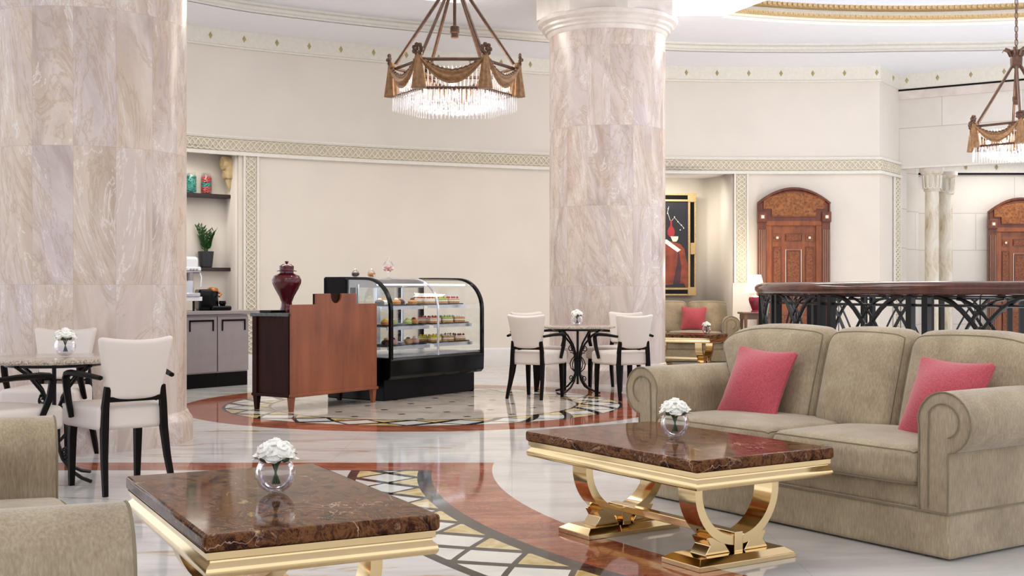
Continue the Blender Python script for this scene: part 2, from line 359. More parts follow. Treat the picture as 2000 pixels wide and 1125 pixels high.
# ------------------------------------------------------------------ mesh helper
def knots(h, r, n):
    e = [-h, -h+r*(1-.577), -h+r*(1-.268)]
    mid = [-h+r+(2*h-2*r)*i/n for i in range(n+1)]
    return e+mid+[-q for q in reversed(e)]
class MB:
    def __init__(s): s.v = []; s.f = []
    def add(s, vs, fs, Mx=None):
        k = len(s.v)
        s.v += [(Mx @ Vector(p)) if Mx else Vector(p) for p in vs]
        s.f += [[i+k for i in f] for f in fs]; return s
    def box(s, c, d, rz=0, rx=0, ry=0):
        x, y, z = d[0]/2, d[1]/2, d[2]/2
        vs = [(a, b, e) for a in (-x, x) for b in (-y, y) for e in (-z, z)]
        fs = [(0, 1, 3, 2), (4, 6, 7, 5), (0, 4, 5, 1), (2, 3, 7, 6), (0, 2, 6, 4), (1, 5, 7, 3)]
        Mx = Matrix.Translation(c) @ Matrix.Rotation(rz, 4, 'Z') @ Matrix.Rotation(ry, 4, 'Y') @ Matrix.Rotation(rx, 4, 'X')
        return s.add(vs, fs, Mx)
    def taper(s, c0, d0, c1, d1):
        vs = []
        for c, d in ((c0, d0), (c1, d1)):
            vs += [(c[0]+a*d[0]/2, c[1]+b*d[1]/2, c[2]) for a, b in ((-1, -1), (1, -1), (1, 1), (-1, 1))]
        return s.add(vs, [(3, 2, 1, 0), (4, 5, 6, 7)]+[(i, (i+1) % 4, 4+(i+1) % 4, 4+i) for i in range(4)])
    def tube(s, pts, r, seg=8, closed=False, flat=1.0, up=None, cap=True):
        pts = [Vector(p) for p in pts]; n = len(pts); rr = r if isinstance(r, (list, tuple)) else [r]*n
        vs = []; fs = []; prev = None
        for i, p in enumerate(pts):
            a = pts[(i-1) % n] if closed or i > 0 else p; b = pts[(i+1) % n] if closed or i < n-1 else p
            t = (b-a).normalized()
            if up is not None: u = Vector(up)
            elif prev is not None: u = prev
            else: u = Vector((0, 0, 1)) if abs(t.z) < .9 else Vector((1, 0, 0))
            u = (u-t*u.dot(t))
            if u.length < 1e-6: u = t.orthogonal()
            u.normalize(); w_ = t.cross(u); prev = u
            for k in range(seg):
                q = 2*math.pi*(k+.5)/seg
                vs.append(p+(u*math.sin(q)+w_*math.cos(q)*flat)*rr[i])
        m = n if closed else n-1
        for i in range(m):
            for k in range(seg):
                fs.append((i*seg+k, i*seg+(k+1) % seg, ((i+1) % n)*seg+(k+1) % seg, ((i+1) % n)*seg+k))
        if not closed and cap: fs += [tuple(reversed(range(seg))), tuple((n-1)*seg+k for k in range(seg))]
        return s.add(vs, fs)
    def lathe(s, prof, seg=32, c=(0, 0, 0), Mx=None, fn=None):
        vs = []; fs = []; n = len(prof)
        for i, (r, z) in enumerate(prof):
            for k in range(seg):
                a = 2*math.pi*k/seg; q = r*(fn(a, z) if fn else 1)
                vs.append((c[0]+q*math.cos(a), c[1]+q*math.sin(a), c[2]+z))
        for i in range(n-1):
            for k in range(seg): fs.append((i*seg+k, i*seg+(k+1) % seg, (i+1)*seg+(k+1) % seg, (i+1)*seg+k))
        if prof[0][0] > 1e-4: fs.append(tuple(reversed(range(seg))))
        if prof[-1][0] > 1e-4: fs.append(tuple((n-1)*seg+k for k in range(seg)))
        return s.add(vs, fs, Mx)
    def open_lathe(s, prof, seg=32, c=(0, 0, 0)):
        vs = []; fs = []; n = len(prof)
        for r, z in prof:
            for k in range(seg):
                a = 2*math.pi*k/seg; vs.append((c[0]+r*math.cos(a), c[1]+r*math.sin(a), c[2]+z))
        for i in range(n-1):
            for k in range(seg): fs.append((i*seg+k, i*seg+(k+1) % seg, (i+1)*seg+(k+1) % seg, (i+1)*seg+k))
        return s.add(vs, fs)
    def prism(s, poly, t0, t1, Mx=None, axis='Y'):
        n = len(poly); vs = []
        for t in (t0, t1):
            for a, b in poly:
                vs.append({'Y': (a, t, b), 'X': (t, a, b), 'Z': (a, b, t)}[axis])
        fs = [tuple(range(n)), tuple(reversed(range(n, 2*n)))]+[(i, i+n, (i+1) % n+n, (i+1) % n) for i in range(n)]
        return s.add(vs, fs, Mx)
    def soft(s, h, r, n=6, deform=None, Mx=None):
        K = [knots(h[i], min(r, h[i]*.999), n) for i in range(3)]
        idx = {}; vs = []; fs = []
        def vert(p):
            key = tuple(round(q, 5) for q in p)
            if key not in idx: idx[key] = len(vs); vs.append(softmap(p, h, r, deform))
            return idx[key]
        for ax in range(3):
            a, b = [i for i in range(3) if i != ax]
            for sg in (-1, 1):
                for i in range(len(K[a])-1):
                    for j in range(len(K[b])-1):
                        q = []
                        for ii, jj in ((i, j), (i+1, j), (i+1, j+1), (i, j+1)):
                            p = [0, 0, 0]; p[ax] = sg*h[ax]; p[a] = K[a][ii]; p[b] = K[b][jj]; q.append(vert(p))
                        fs.append(q)
        s.add(vs, fs, Mx); return s
    def sphere(s, c, r, seg=12, sz=(1, 1, 1)):
        n = max(4, seg//2)
        prof = [(max(1e-5, math.sin(math.pi*i/n))*1., -math.cos(math.pi*i/n)) for i in range(n+1)]
        Mx = Matrix.Translation(c) @ Matrix.Diagonal((r*sz[0], r*sz[1], r*sz[2], 1))
        return s.lathe(prof, seg, Mx=Mx)
    def build(s, name, mat, parent=None, smooth=True, ang=38, bevel=0, Mx=None, seg=2):
        me = bpy.data.meshes.new(name)
        me.from_pydata([tuple(Mx @ p) if Mx else tuple(p) for p in s.v], [], s.f)
        bm = bmesh.new(); bm.from_mesh(me); bmesh.ops.recalc_face_normals(bm, faces=bm.faces); bm.to_mesh(me); bm.free()
        me.materials.append(mat)
        if smooth:
            me.polygons.foreach_set('use_smooth', [True]*len(me.polygons)); me.set_sharp_from_angle(angle=R(ang))
        o = bpy.data.objects.new(name, me); COL.objects.link(o)
        if parent: o.parent = parent
        if bevel:
            b = o.modifiers.new('Bevel', 'BEVEL'); b.width = bevel; b.segments = seg; b.limit_method = 'ANGLE'
        return o
def softmap(p, h, r, deform=None):
    q = [max(-(h[i]-min(r, h[i]*.999)), min(h[i]-min(r, h[i]*.999), p[i])) for i in range(3)]
    d = Vector([p[i]-q[i] for i in range(3)])
    rr = [min(r, h[i]*.999) for i in range(3)]
    dn = Vector([d[i]/rr[i] for i in range(3)])
    if dn.length > 1e-9: dn.normalize()
    v = Vector([q[i]+dn[i]*rr[i] for i in range(3)])
    return deform(v) if deform else v

def empty(name, loc, rz=0, label=None, cat=None, group=None, kind=None, sc_=1):
    o = bpy.data.objects.new(name, None); COL.objects.link(o); o.location = loc; o.rotation_euler = (0, 0, rz)
    o.empty_display_size = .1
    if sc_ != 1: o.scale = (sc_,)*3
    return tag(o, label, cat, group, kind)
def tag(o, label=None, cat=None, group=None, kind=None):
    if label: o['label'] = label
    if cat: o['category'] = cat
    if group: o['group'] = group
    if kind: o['kind'] = kind
    return o
def copy_tree(o, parent=None):
    c = o.copy(); COL.objects.link(c)
    if parent: c.parent = parent
    for ch in o.children: copy_tree(ch, c)
    return c
def place(o, loc, rz, label, sc_=None):
    o.location = loc; o.rotation_euler = (0, 0, rz); o['label'] = label
    if sc_: o.scale = (sc_,)*3
    return o
def rot2(x, y, a): return (x*math.cos(a)-y*math.sin(a), x*math.sin(a)+y*math.cos(a))
def ray_pt(px, Y): return ((px-1000)/F*Y, Y)

# ================================================================== SETTING
WP = [(-8.4, 11.2), (-6.9, 13.4), (-5.6, 15.1), (-4.5, 16.35), (-3.5, 17.08), (-2.1, 17.85), (-.7, 18.46), (.58, 18.95), (2.0, 19.4), (3.1, 19.58), (4.5, 19.63), (5.3, 19.60), (5.92, 19.54)]
def catmull(P, n=8):
    out = []; Q = [P[0]]+P+[P[-1]]
    for i in range(1, len(Q)-2):
        p0, p1, p2, p3 = [Vector(q) for q in Q[i-1:i+3]]
        for k in range(n):
            t = k/n
            out.append(.5*((2*p1)+(-p0+p2)*t+(2*p0-5*p1+4*p2-p3)*t*t+(-p0+3*p1-3*p2+p3)*t**3))
    out.append(Vector(P[-1])); return out
WALL = catmull(WP)+[Vector((6.5, 20.38))]
ARC = [0.]
for a, b in zip(WALL, WALL[1:]): ARC.append(ARC[-1]+(b-a).length)
def at_s(s):
    for i in range(len(ARC)-1):
        if s <= ARC[i+1] or i == len(ARC)-2:
            t = (s-ARC[i])/(ARC[i+1]-ARC[i]); d = (WALL[i+1]-WALL[i]).normalized()
            return WALL[i].lerp(WALL[i+1], t), Vector((d.y, -d.x))    # normal towards the room
def s_px(px):
    t = (px-1000)/F
    for i in range(len(WALL)-1):
        a, b = WALL[i], WALL[i+1]
        fa, fb = a.x-t*a.y, b.x-t*b.y
        if fa <= 0 <= fb: return ARC[i]+(ARC[i+1]-ARC[i])*(-fa)/(fb-fa)
SEND = ARC[-1]; SCH = ARC[-2]
def strip(s0, s1, prof, closed=True, step=.2):
    """sweep profile [(out,z)] along the wall between arc lengths"""
    ss = [s0]+[a for a in ARC if s0+.02 < a < s1-.02]+[s1]; mb = MB(); n = len(prof); vs = []
    for s in ss:
        i = min(range(len(ARC)), key=lambda k: abs(ARC[k]-s))
        p, nn = at_s(s)
        if abs(ARC[i]-s) < 1e-6 and 0 < i < len(ARC)-1:
            d = (WALL[i+1]-WALL[i]).normalized()+(WALL[i]-WALL[i-1]).normalized(); d.normalize(); nn = Vector((d.y, -d.x))
        for o, z in prof: vs.append((p.x+nn.x*o, p.y+nn.y*o, z))
    fs = []
    for k in range(len(ss)-1):
        for j in range(n if closed else n-1): fs.append((k*n+j, k*n+(j+1) % n, (k+1)*n+(j+1) % n, (k+1)*n+j))
    if closed: fs += [tuple(range(n)), tuple((len(ss)-1)*n+j for j in range(n))]
    return mb.add(vs, fs)
def struct(o, label=None, cat=None):
    o['kind'] = 'structure'
    if label: o['label'] = label
    if cat: o['category'] = cat
    return o
ZM0, ZM1 = 3.06, 3.27      # carved band
ZF0, ZF1 = 4.515, 4.76     # stud frieze
sL = s_px(466); sA = s_px(1120); sB = s_px(1435)
wt = .12
fl = MB().box((1.5, 9.5, -.05), (24, 28, .1)).build('floor', M['floor']); struct(fl, 'polished marble floor with inlaid red and lattice rings', 'floor')
o = strip(0, SEND, [(0, ZM0), (0, ZF1+.1), (-wt, ZF1+.1), (-wt, ZM0)]).build('wall_back', M['upper']); struct(o, 'curved cream wall above the carved band', 'wall')
lw = strip(sL, sA, [(0, 0), (0, ZM0), (-wt, ZM0), (-wt, 0)]).build('wall_left', M['wall']); struct(lw, 'smooth cream wall panel behind the pastry case', 'wall')
lw = strip(sB, SEND, [(0, 0), (0, ZM0), (-wt, ZM0), (-wt, 0)]).build('wall_right', M['wall']); struct(lw, 'cream wall panel around the left carved door', 'wall')
# alcoves
def alcove(s0, s1, dep, name, label):
    mb = MB(); p0, n0 = at_s(s0); p1, n1 = at_s(s1)
    ss = [s0+(s1-s0)*i/8 for i in range(9)]
    inn = []; out = []
    for s in ss:
        p, n = at_s(s); inn.append(p-n*dep); out.append(p-n*.02)
    if name == 'wall_niche_right':    # soft corner to the right of the picture
        path = [out[0]]+inn[:-1]+[inn[-1]*.5+inn[-2]*.5, inn[-1]*.72+out[-1]*.28, out[-1]]
    else: path = [out[0]]+inn+[out[-1]]
    n = len(path)
    vs = [(p.x, p.y, 0) for p in path]+[(p.x, p.y, ZM0+.02) for p in path]
    mb.add(vs, [(i, i+1, n+i+1, n+i) for i in range(n-1)])
    w_ = mb.build(name, M['wall'], ang=30); struct(w_, label, 'wall')
    sd = w_.modifiers.new('Solid', 'SOLIDIFY'); sd.thickness = .04; sd.offset = -1
    top = MB(); top.add([(p.x, p.y, ZM0+.02) for p in path]+[(p.x, p.y, ZM0+.08) for p in path], [tuple(range(n)), tuple(range(n, 2*n))])
    top.build('niche_ceiling', M['ceil'], w_, smooth=False)
    return w_
alcove(s_px(225), sL, .42, 'wall_niche_left', 'shallow cream niche behind the coffee counter shelves')
alcove(sA, sB, 1.35, 'wall_niche_right', 'deep cream niche behind the far sofa')
# skirting
bp = [(0, 0), (.03, 0), (.03, .24), (.015, .27), (0, .27)]
struct(strip(sL, sA, bp).build('baseboard_left', M['base']), 'pale marble skirting below the cream wall', 'skirting')
s13 = (s_px(1477), s_px(1618))
o = strip(sB, s13[0]-.02, bp).build('baseboard_right', M['base']); struct(o, 'pale marble skirting left of the carved door', 'skirting')
o = strip(s13[1]+.02, SEND, bp).build('baseboard_right', M['base']); struct(o, 'pale marble skirting right of the carved door', 'skirting')
# carved interlace band
band = strip(0, SEND, [(0, ZM0), (.02, ZM0), (.02, ZM1), (0, ZM1)]).build('trim_1', M['ribbonbg']); struct(band, 'carved interlace band running along the curved wall', 'moulding')
strip(0, SEND, [(0, ZM0-.03), (.06, ZM0-.03), (.06, ZM0), (.045, ZM0+.02), (.02, ZM0+.02), (0, ZM0+.02)]).build('lower_bead', M['ivory'], band)
strip(0, SEND, [(0, ZM1-.015), (.04, ZM1-.015), (.06, ZM1+.01), (.06, ZM1+.025), (0, ZM1+.025)]).build('upper_bead', M['ivory'], band)
def braid(path_fn, length, half, period, name, parent, dz=.027):
    mb = MB(); n = int(length/period*12)
    for k, (amp, ph, mul) in enumerate(((half*.9, 0, 1), (half*.9, math.pi, 1), (half*.9, math.pi/2, 1), (half*.9, -math.pi/2, 1))):
        pts = []
        for i in range(n+1):
            s = length*i/n; pts.append(path_fn(s, amp*math.sin(2*math.pi*s/period*mul+ph), dz))
        mb.tube(pts, half*.13, 4)
    return mb.build(name, M['ribbon'], parent, smooth=False)
def band_fn(s, q, dz):
    p, n = at_s(min(SEND-.01, max(.01, s+s_px(300)))); return (p.x+n.x*dz, p.y+n.y*dz, (ZM0+ZM1)/2+.005+q)
braid(band_fn, SEND-s_px(300)-.02, .08, .34, 'interlace_relief', band)
def vstrip(px0, px1, name, z0, z1, label):
    s0, s1 = s_px(px0), s_px(px1); sm = (s0+s1)/2; hw = (s1-s0)/2
    o = strip(s0, s1, [(0, z0), (.02, z0), (.02, z1), (0, z1)]).build(name, M['ribbonbg']); struct(o, label, 'moulding')
    for a, b in ((s0, s0+.03), (s1-.03, s1)):
        strip(a, b, [(0, z0), (.045, z0), (.045, z1), (0, z1)]).build('side_bead', M['ivory'], o)
    def fn(s, q, dz):
        p, n = at_s(sm+q); return (p.x+n.x*dz, p.y+n.y*dz, z0+.02+s)
    braid(fn, z1-z0-.04, hw-.035, .30, 'interlace_relief', o)
    return o
vstrip(474, 504, 'trim_2', .27, ZM0-.03, 'vertical carved band beside the coffee counter niche')
vs_ = vstrip(1433, 1461, 'trim_3', 1.27, ZM0-.03, 'vertical carved band left of the first carved door')
strip(s_px(1430), s_px(1463), [(0, .27), (.05, .27), (.05, 1.27), (0, 1.27)]).build('pedestal', M['wall'], vs_)
vstrip(1743, 1755.5, 'trim_4', .27, ZM0-.03, 'narrow carved band at the right end of the cream wall')
# stud frieze
frz = strip(0, SEND, [(0, ZF0), (.05, ZF0), (.05, ZF0+.02), (.02, ZF0+.035), (.02, ZF1), (0, ZF1)]).build('trim_5', M['ivory']); struct(frz, 'plain frieze with small diamond studs under the ceiling', 'frieze')
def stud(p, n, z, parent):
    h, w_ = .052, .03; Mx = Matrix.Translation((p.x+n.x*.02, p.y+n.y*.02, z)) @ Matrix.Rotation(math.atan2(n.y, n.x), 4, 'Z')
    MB().add([(0, 0, h), (0, w_, 0), (0, 0, -h), (0, -w_, 0), (.028, 0, 0)], [(0, 1, 4), (1, 2, 4), (2, 3, 4), (3, 0, 4), (0, 3, 2, 1)], Mx).build('diamond_stud', M['studg'], parent, smooth=False)
for px in (410, 476, 540, 603, 665, 729, 793, 856, 917, 978, 1035, 1340, 1400, 1462, 1525, 1587, 1649, 1712, 1742):
    p, n = at_s(s_px(px)); stud(p, n, (ZF0+ZF1)/2+.02, frz)
# right stone bulkhead, recess and small columns
def wall_seg(pts, z0, z1, name, mat, label, th=.12, cat='wall'):
    n = len(pts); me = bpy.data.meshes.new(name)
    vs = [(x, y, z0) for x, y in pts]+[(x, y, z1) for x, y in pts]
    me.from_pydata(vs, [], [(i, i+1, n+i+1, n+i) for i in range(n-1)])
    uv = me.uv_layers.new(name='UVMap'); acc = [0]
    for a, b in zip(pts, pts[1:]): acc.append(acc[-1]+math.dist(a, b))
    for l in me.loops:
        i = l.vertex_index % n; uv.data[l.index].uv = (acc[i], vs[l.vertex_index][2])
    me.materials.append(mat); o = bpy.data.objects.new(name, me); COL.objects.link(o)
    sd = o.modifiers.new('Solid', 'SOLIDIFY'); sd.thickness = th; sd.offset = -1
    return struct(o, label, cat)
B0, B1, B2 = (6.5, 20.38), (8.14, 19.3), (10.4, 17.8)
wall_seg([B0, B1, B2], 3.22, ZF1+.1, 'wall_bulkhead', M['blocks'], 'ivory stone wall above the paired columns')
wall_seg([(6.5, 20.40), (6.75, 20.75), (6.9, 21.25), (7.2, 21.5), (7.25, 21.85)], 0, 3.45, 'wall_return', M['blocks'], 'stone return wall beside the paired columns')
wall_seg([(7.1, 21.85), (13, 21.85)], 0, 3.6, 'wall_recess', M['blocks'], 'ivory stone wall around the second carved door')
def seg_trim(a, b, off, z0, z1, name, mat, parent=None, label=None):
    a = Vector(a); b = Vector(b); d = (b-a).normalized(); n = Vector((d.y, -d.x))
    mb = MB(); q = [a, b, b+n*off, a+n*off]
    mb.add([(p.x, p.y, z) for z in (z0, z1) for p in q], [(0, 3, 2, 1), (4, 5, 6, 7), (0, 1, 5, 4), (1, 2, 6, 5), (2, 3, 7, 6), (3, 0, 4, 7)])
    o = mb.build(name, mat, parent, smooth=False)
    if label: struct(o, label, 'moulding')
    return o
bf = seg_trim(B0, B1, .03, ZF0, ZF1, 'trim_6', M['ivory'], None, 'studded frieze over the ivory stone wall')
seg_trim(B1, B2, .03, ZF0, ZF1, 'frieze_end', M['ivory'], bf)
for a, b in ((B0, B1), (B1, B2)):
    seg_trim(a, b, .04, ZF0-.03, ZF0, 'black_line', M['black'], bf)  # thin black strip along the foot of the frieze
    seg_trim(a, b, .035, ZF0-.17, ZF0-.03, 'marble_band', M['cap'], bf)
    seg_trim(a, b, -.12, 3.19, 3.22, 'soffit_edge', M['ivory'], bf)
dB = (Vector(B1)-Vector(B0)).normalized(); nB = Vector((dB.y, -dB.x))
for px in (1772, 1832, 1897, 1962):
    t = (px-1000)/F; k = (t*B0[1]-B0[0])/(dB.x-t*dB.y); stud(Vector(B0)+dB*k+nB*.01, nB, (ZF0+ZF1)/2+.02, bf)
rf = seg_trim((7.2, 21.85), (13, 21.85), .05, 3.26, 3.5, 'trim_7', M['ivory'], None, 'small studded frieze inside the stone recess')
seg_trim((7.2, 21.85), (13, 21.85), .06, 3.225, 3.255, 'black_line', M['black'], rf)  # same thin black strip under the recess frieze
for i in range(8): stud(Vector((7.6+i*.55, 21.80)), Vector((0, -1)), 3.36, rf)
o = MB().add([(6.5, 20.4, 3.5), (8.14, 19.3, 3.5), (13, 17, 3.5), (13, 22, 3.5), (7, 22, 3.5)], [(0, 1, 2, 3, 4)]).build('ceiling_recess', M['ceil'], smooth=False); struct(o, 'flat ceiling inside the stone recess', 'ceiling')

# ceiling
idx = [i for i in range(0, len(WALL)-1)]
ring = []
for i in idx:
    p, n = at_s(ARC[i] if ARC[i] > 0 else .001); ring.append(p+n*1.22)
ring = [p for k, p in enumerate(ring)]+[Vector((7.2, 18.25)), Vector((8.6, 17.9)), Vector((10.4, 16.8)), Vector((13.4, 14.6))]
wl = [p for p in WALL[:-1]]+[Vector((6.5, 20.4)), Vector((8.14, 19.35)), Vector((10.4, 17.85)), Vector((13.4, 15.9))]
n = len(ring)
o = MB().add([(p.x, p.y, ZF1) for p in ring]+[(p.x, p.y, ZF1) for p in wl], [(i, i+1, n+i+1, n+i) for i in range(n-1)]).build('ceiling_outer', M['ceil'], smooth=False); struct(o, 'white ceiling strip along the curved wall', 'ceiling')
ZI = 4.92
prof = [(0, ZF1), (-.02, ZF1), (-.02, ZF1+.03), (-.05, ZF1+.06), (-.06, ZF1+.1), (-.10, ZF1+.13), (-.10, ZI)]
vs = []; m = len(prof)
for i, p in enumerate(ring):
    d = (ring[min(n-1, i+1)]-ring[max(0, i-1)]).normalized(); nn = Vector((d.y, -d.x))
    for q, z in prof: vs.append((p.x-nn.x*q*-1, p.y-nn.y*q*-1, z))
ring_in = [Vector((vs[i*m+m-1][0], vs[i*m+m-1][1])) for i in range(n)]
o = MB().add(vs, [(i*m+j, i*m+j+1, (i+1)*m+j+1, (i+1)*m+j) for i in range(n-1) for j in range(m-1)]).build('trim_8', M['ivory'], ang=20); struct(o, 'stepped cove moulding following the curved wall across the ceiling', 'moulding')
# inner ceiling with the dome opening
ex, ey, ea, eb = 5.6, 12.3, 6.0, 4.98
cut_a, cut_b = Vector((2.70, 16.92)), Vector((3.19, 15.73)); cd = (cut_b-cut_a)
hole = []
for k in range(120):
    a = 2*math.pi*k/120; p = Vector((ex+ea*math.cos(a), ey+eb*math.sin(a)))
    if cd.x*(p.y-cut_a.y)-cd.y*(p.x-cut_a.x) > 0: hole.append((a, p))
hole.sort(key=lambda q: (q[0]-R(300)) % (2*math.pi))
hole = [p for a, p in hole]
bm = bmesh.new()
def loop(pts):
    v = [bm.verts.new((p[0], p[1], ZI)) for p in pts]
    return [bm.edges.new((v[i], v[(i+1) % len(v)])) for i in range(len(v))]
outer = [(p.x, p.y) for p in ring_in]+[(13.4, -3), (-10, -3), (-10, 11)]
e = loop(outer)+loop(hole)
bmesh.ops.triangle_fill(bm, use_beauty=True, edges=e)
me = bpy.data.meshes.new('ceiling'); bm.to_mesh(me); bm.free(); me.materials.append(M['ceil'])
o = bpy.data.objects.new('ceiling', me); COL.objects.link(o); struct(o, 'white lobby ceiling with a large oval opening', 'ceiling')
def hole_ring(prof, name, mat, parent=None):
    cx = sum(p.x for p in hole)/len(hole); cy = sum(p.y for p in hole)/len(hole); vs = []; m = len(prof)
    L = len(hole)
    for i, p in enumerate(hole):
        d = (hole[(i+1) % L]-hole[i-1]).normalized(); nn = Vector((-d.y, d.x))
        if (Vector((cx, cy))-p).dot(nn) < 0: nn = -nn
        for q, z in prof: vs.append((p.x-nn.x*q, p.y-nn.y*q, z))
    return MB().add(vs, [(i*m+j, i*m+j+1, ((i+1) % L)*m+j+1, ((i+1) % L)*m+j) for i in range(L) for j in range(m-1)]).build(name, mat, parent, ang=20)
tr = hole_ring([(0, ZI), (0, 4.96), (.02, 4.975), (.02, 5.01)], 'trim_9', M['ivory']); struct(tr, 'stepped cornice with two gilded bands round the oval ceiling opening', 'cornice')
hole_ring([(.02, 5.01), (-.03, 5.03), (-.04, 5.06), (.05, 5.075)], 'gilded_band', M['goldtrim'], tr)
hole_ring([(.05, 5.075), (.08, 5.08), (.08, 5.14)], 'fascia', M['ivory'], tr)
hole_ring([(.08, 5.14), (.02, 5.16), (.0, 5.21), (.12, 5.23)], 'gilded_band', M['goldtrim'], tr)
hole_ring([(.12, 5.23), (.3, 5.24), (.45, 5.6), (.2, 6.2), (-1.5, 6.6)], 'dome_wall', M['ceil'], tr)
L = len(hole); MB().add([(p.x, p.y, 6.2) for p in hole], [tuple(range(L))]).build('dome_lid', M['ceil'], tr, smooth=False)
dent = MB()                                     # egg and dart on the gilded bands
for i in range(L):
    a, b = hole[i], hole[(i+1) % L]; m = int((b-a).length/.07)
    if a.y < 14 or (b-a).length > 1: continue
    for k in range(m):
        p = a.lerp(b, k/m); dent.box((p.x, p.y-.035, 5.045), (.035, .03, .028)); dent.box((p.x, p.y, 5.185), (.035, .05, .045))
dent.build('bead_row', M['goldtrim'], tr, smooth=False)

# ================================================================== COLUMNS
def column(name, x, y, r, ztop, mat, label, capital=True, rb=.80):
    t = empty(name, (x, y, 0), 0, label, 'column')
    b = MB().lathe([(rb, 0), (rb, .15), (rb-.005, .17), (rb-.02, .19), (r+.02, .205), (r+.012, .225), (r, .235)], 96).build('base', mat, t)
    MB().lathe([(r, .235), (r, ztop)], 96).build('shaft', mat, t)
    z = ztop
    MB().lathe([(r+.002, z-.02), (r+.02, z), (r+.03, z+.03), (r+.06, z+.04), (r+.06, z+.07), (r+.10, z+.09), (r+.10, z+.12), (r+.15, z+.15), (r+.16, z+.2), (r+.12, z+.22)], 96).build('necking', M['cap'], t)
    MB().lathe([(r+.19, z+.19), (r+.19, 4.92)], 8).build('capital_block', M['cap'], t, Mx=Matrix.Rotation(R(11), 4, 'Z'), smooth=False)
    return t
column('marble_column', -3.31, 9.45, .75, 4.437, M['colm'], 'huge round marble column at the left, beside the cafe table')
column('marble_column', 1.238, 15.78, .75, 4.437, M['colm2'], 'round marble column in the centre, behind the far cafe table')
def small_column(x, y, label):
    t = empty('slender_column', (x, y, 0), 0, label, 'column', 'pair of slender columns by the stone recess')
    r = .118
    MB().lathe([(.17, 0), (.17, .12), (.14, .15), (.15, .2), (r, .24)], 32).build('base', M['cap'], t)
    MB().lathe([(r, .24), (r-.008, 2.8)], 32).build('shaft', M['honey'], t)
    cp = MB().lathe([(r, 2.8), (r+.02, 2.82), (r+.005, 2.84), (r+.03, 3.08), (r+.06, 3.1), (r+.07, 3.13)], 36).build('capital', M['honey'], t)
    MB().lathe([(r+.08, 3.13), (r+.08, 3.19)], 32).build('abacus', M['cap'], cp)
    g = MB()
    for k in range(12):
        a = 2*math.pi*k/12; pts = []
        for dz, w_ in ((0, .0),):
            for u in range(9):
                th = math.pi*u/8; pts.append(((r+.03)*math.cos(a+.2*math.cos(th)), (r+.03)*math.sin(a+.2*math.cos(th)), 2.88-.03*math.sin(th)))
        top = lambda s_: ((r+.045)*math.cos(a+.2*s_), (r+.045)*math.sin(a+.2*s_), 3.07)
        g.tube([top(1)]+pts+[top(-1)], .008, 5)
    g.build('flute_relief', M['ivory'], cp)
p = ray_pt(1820, 20.3); small_column(p[0], p[1], 'nearer slender column with fluted capital, left of the pair')
p = ray_pt(1847, 21.0); small_column(p[0], p[1], 'farther slender column with fluted capital, right of the pair')

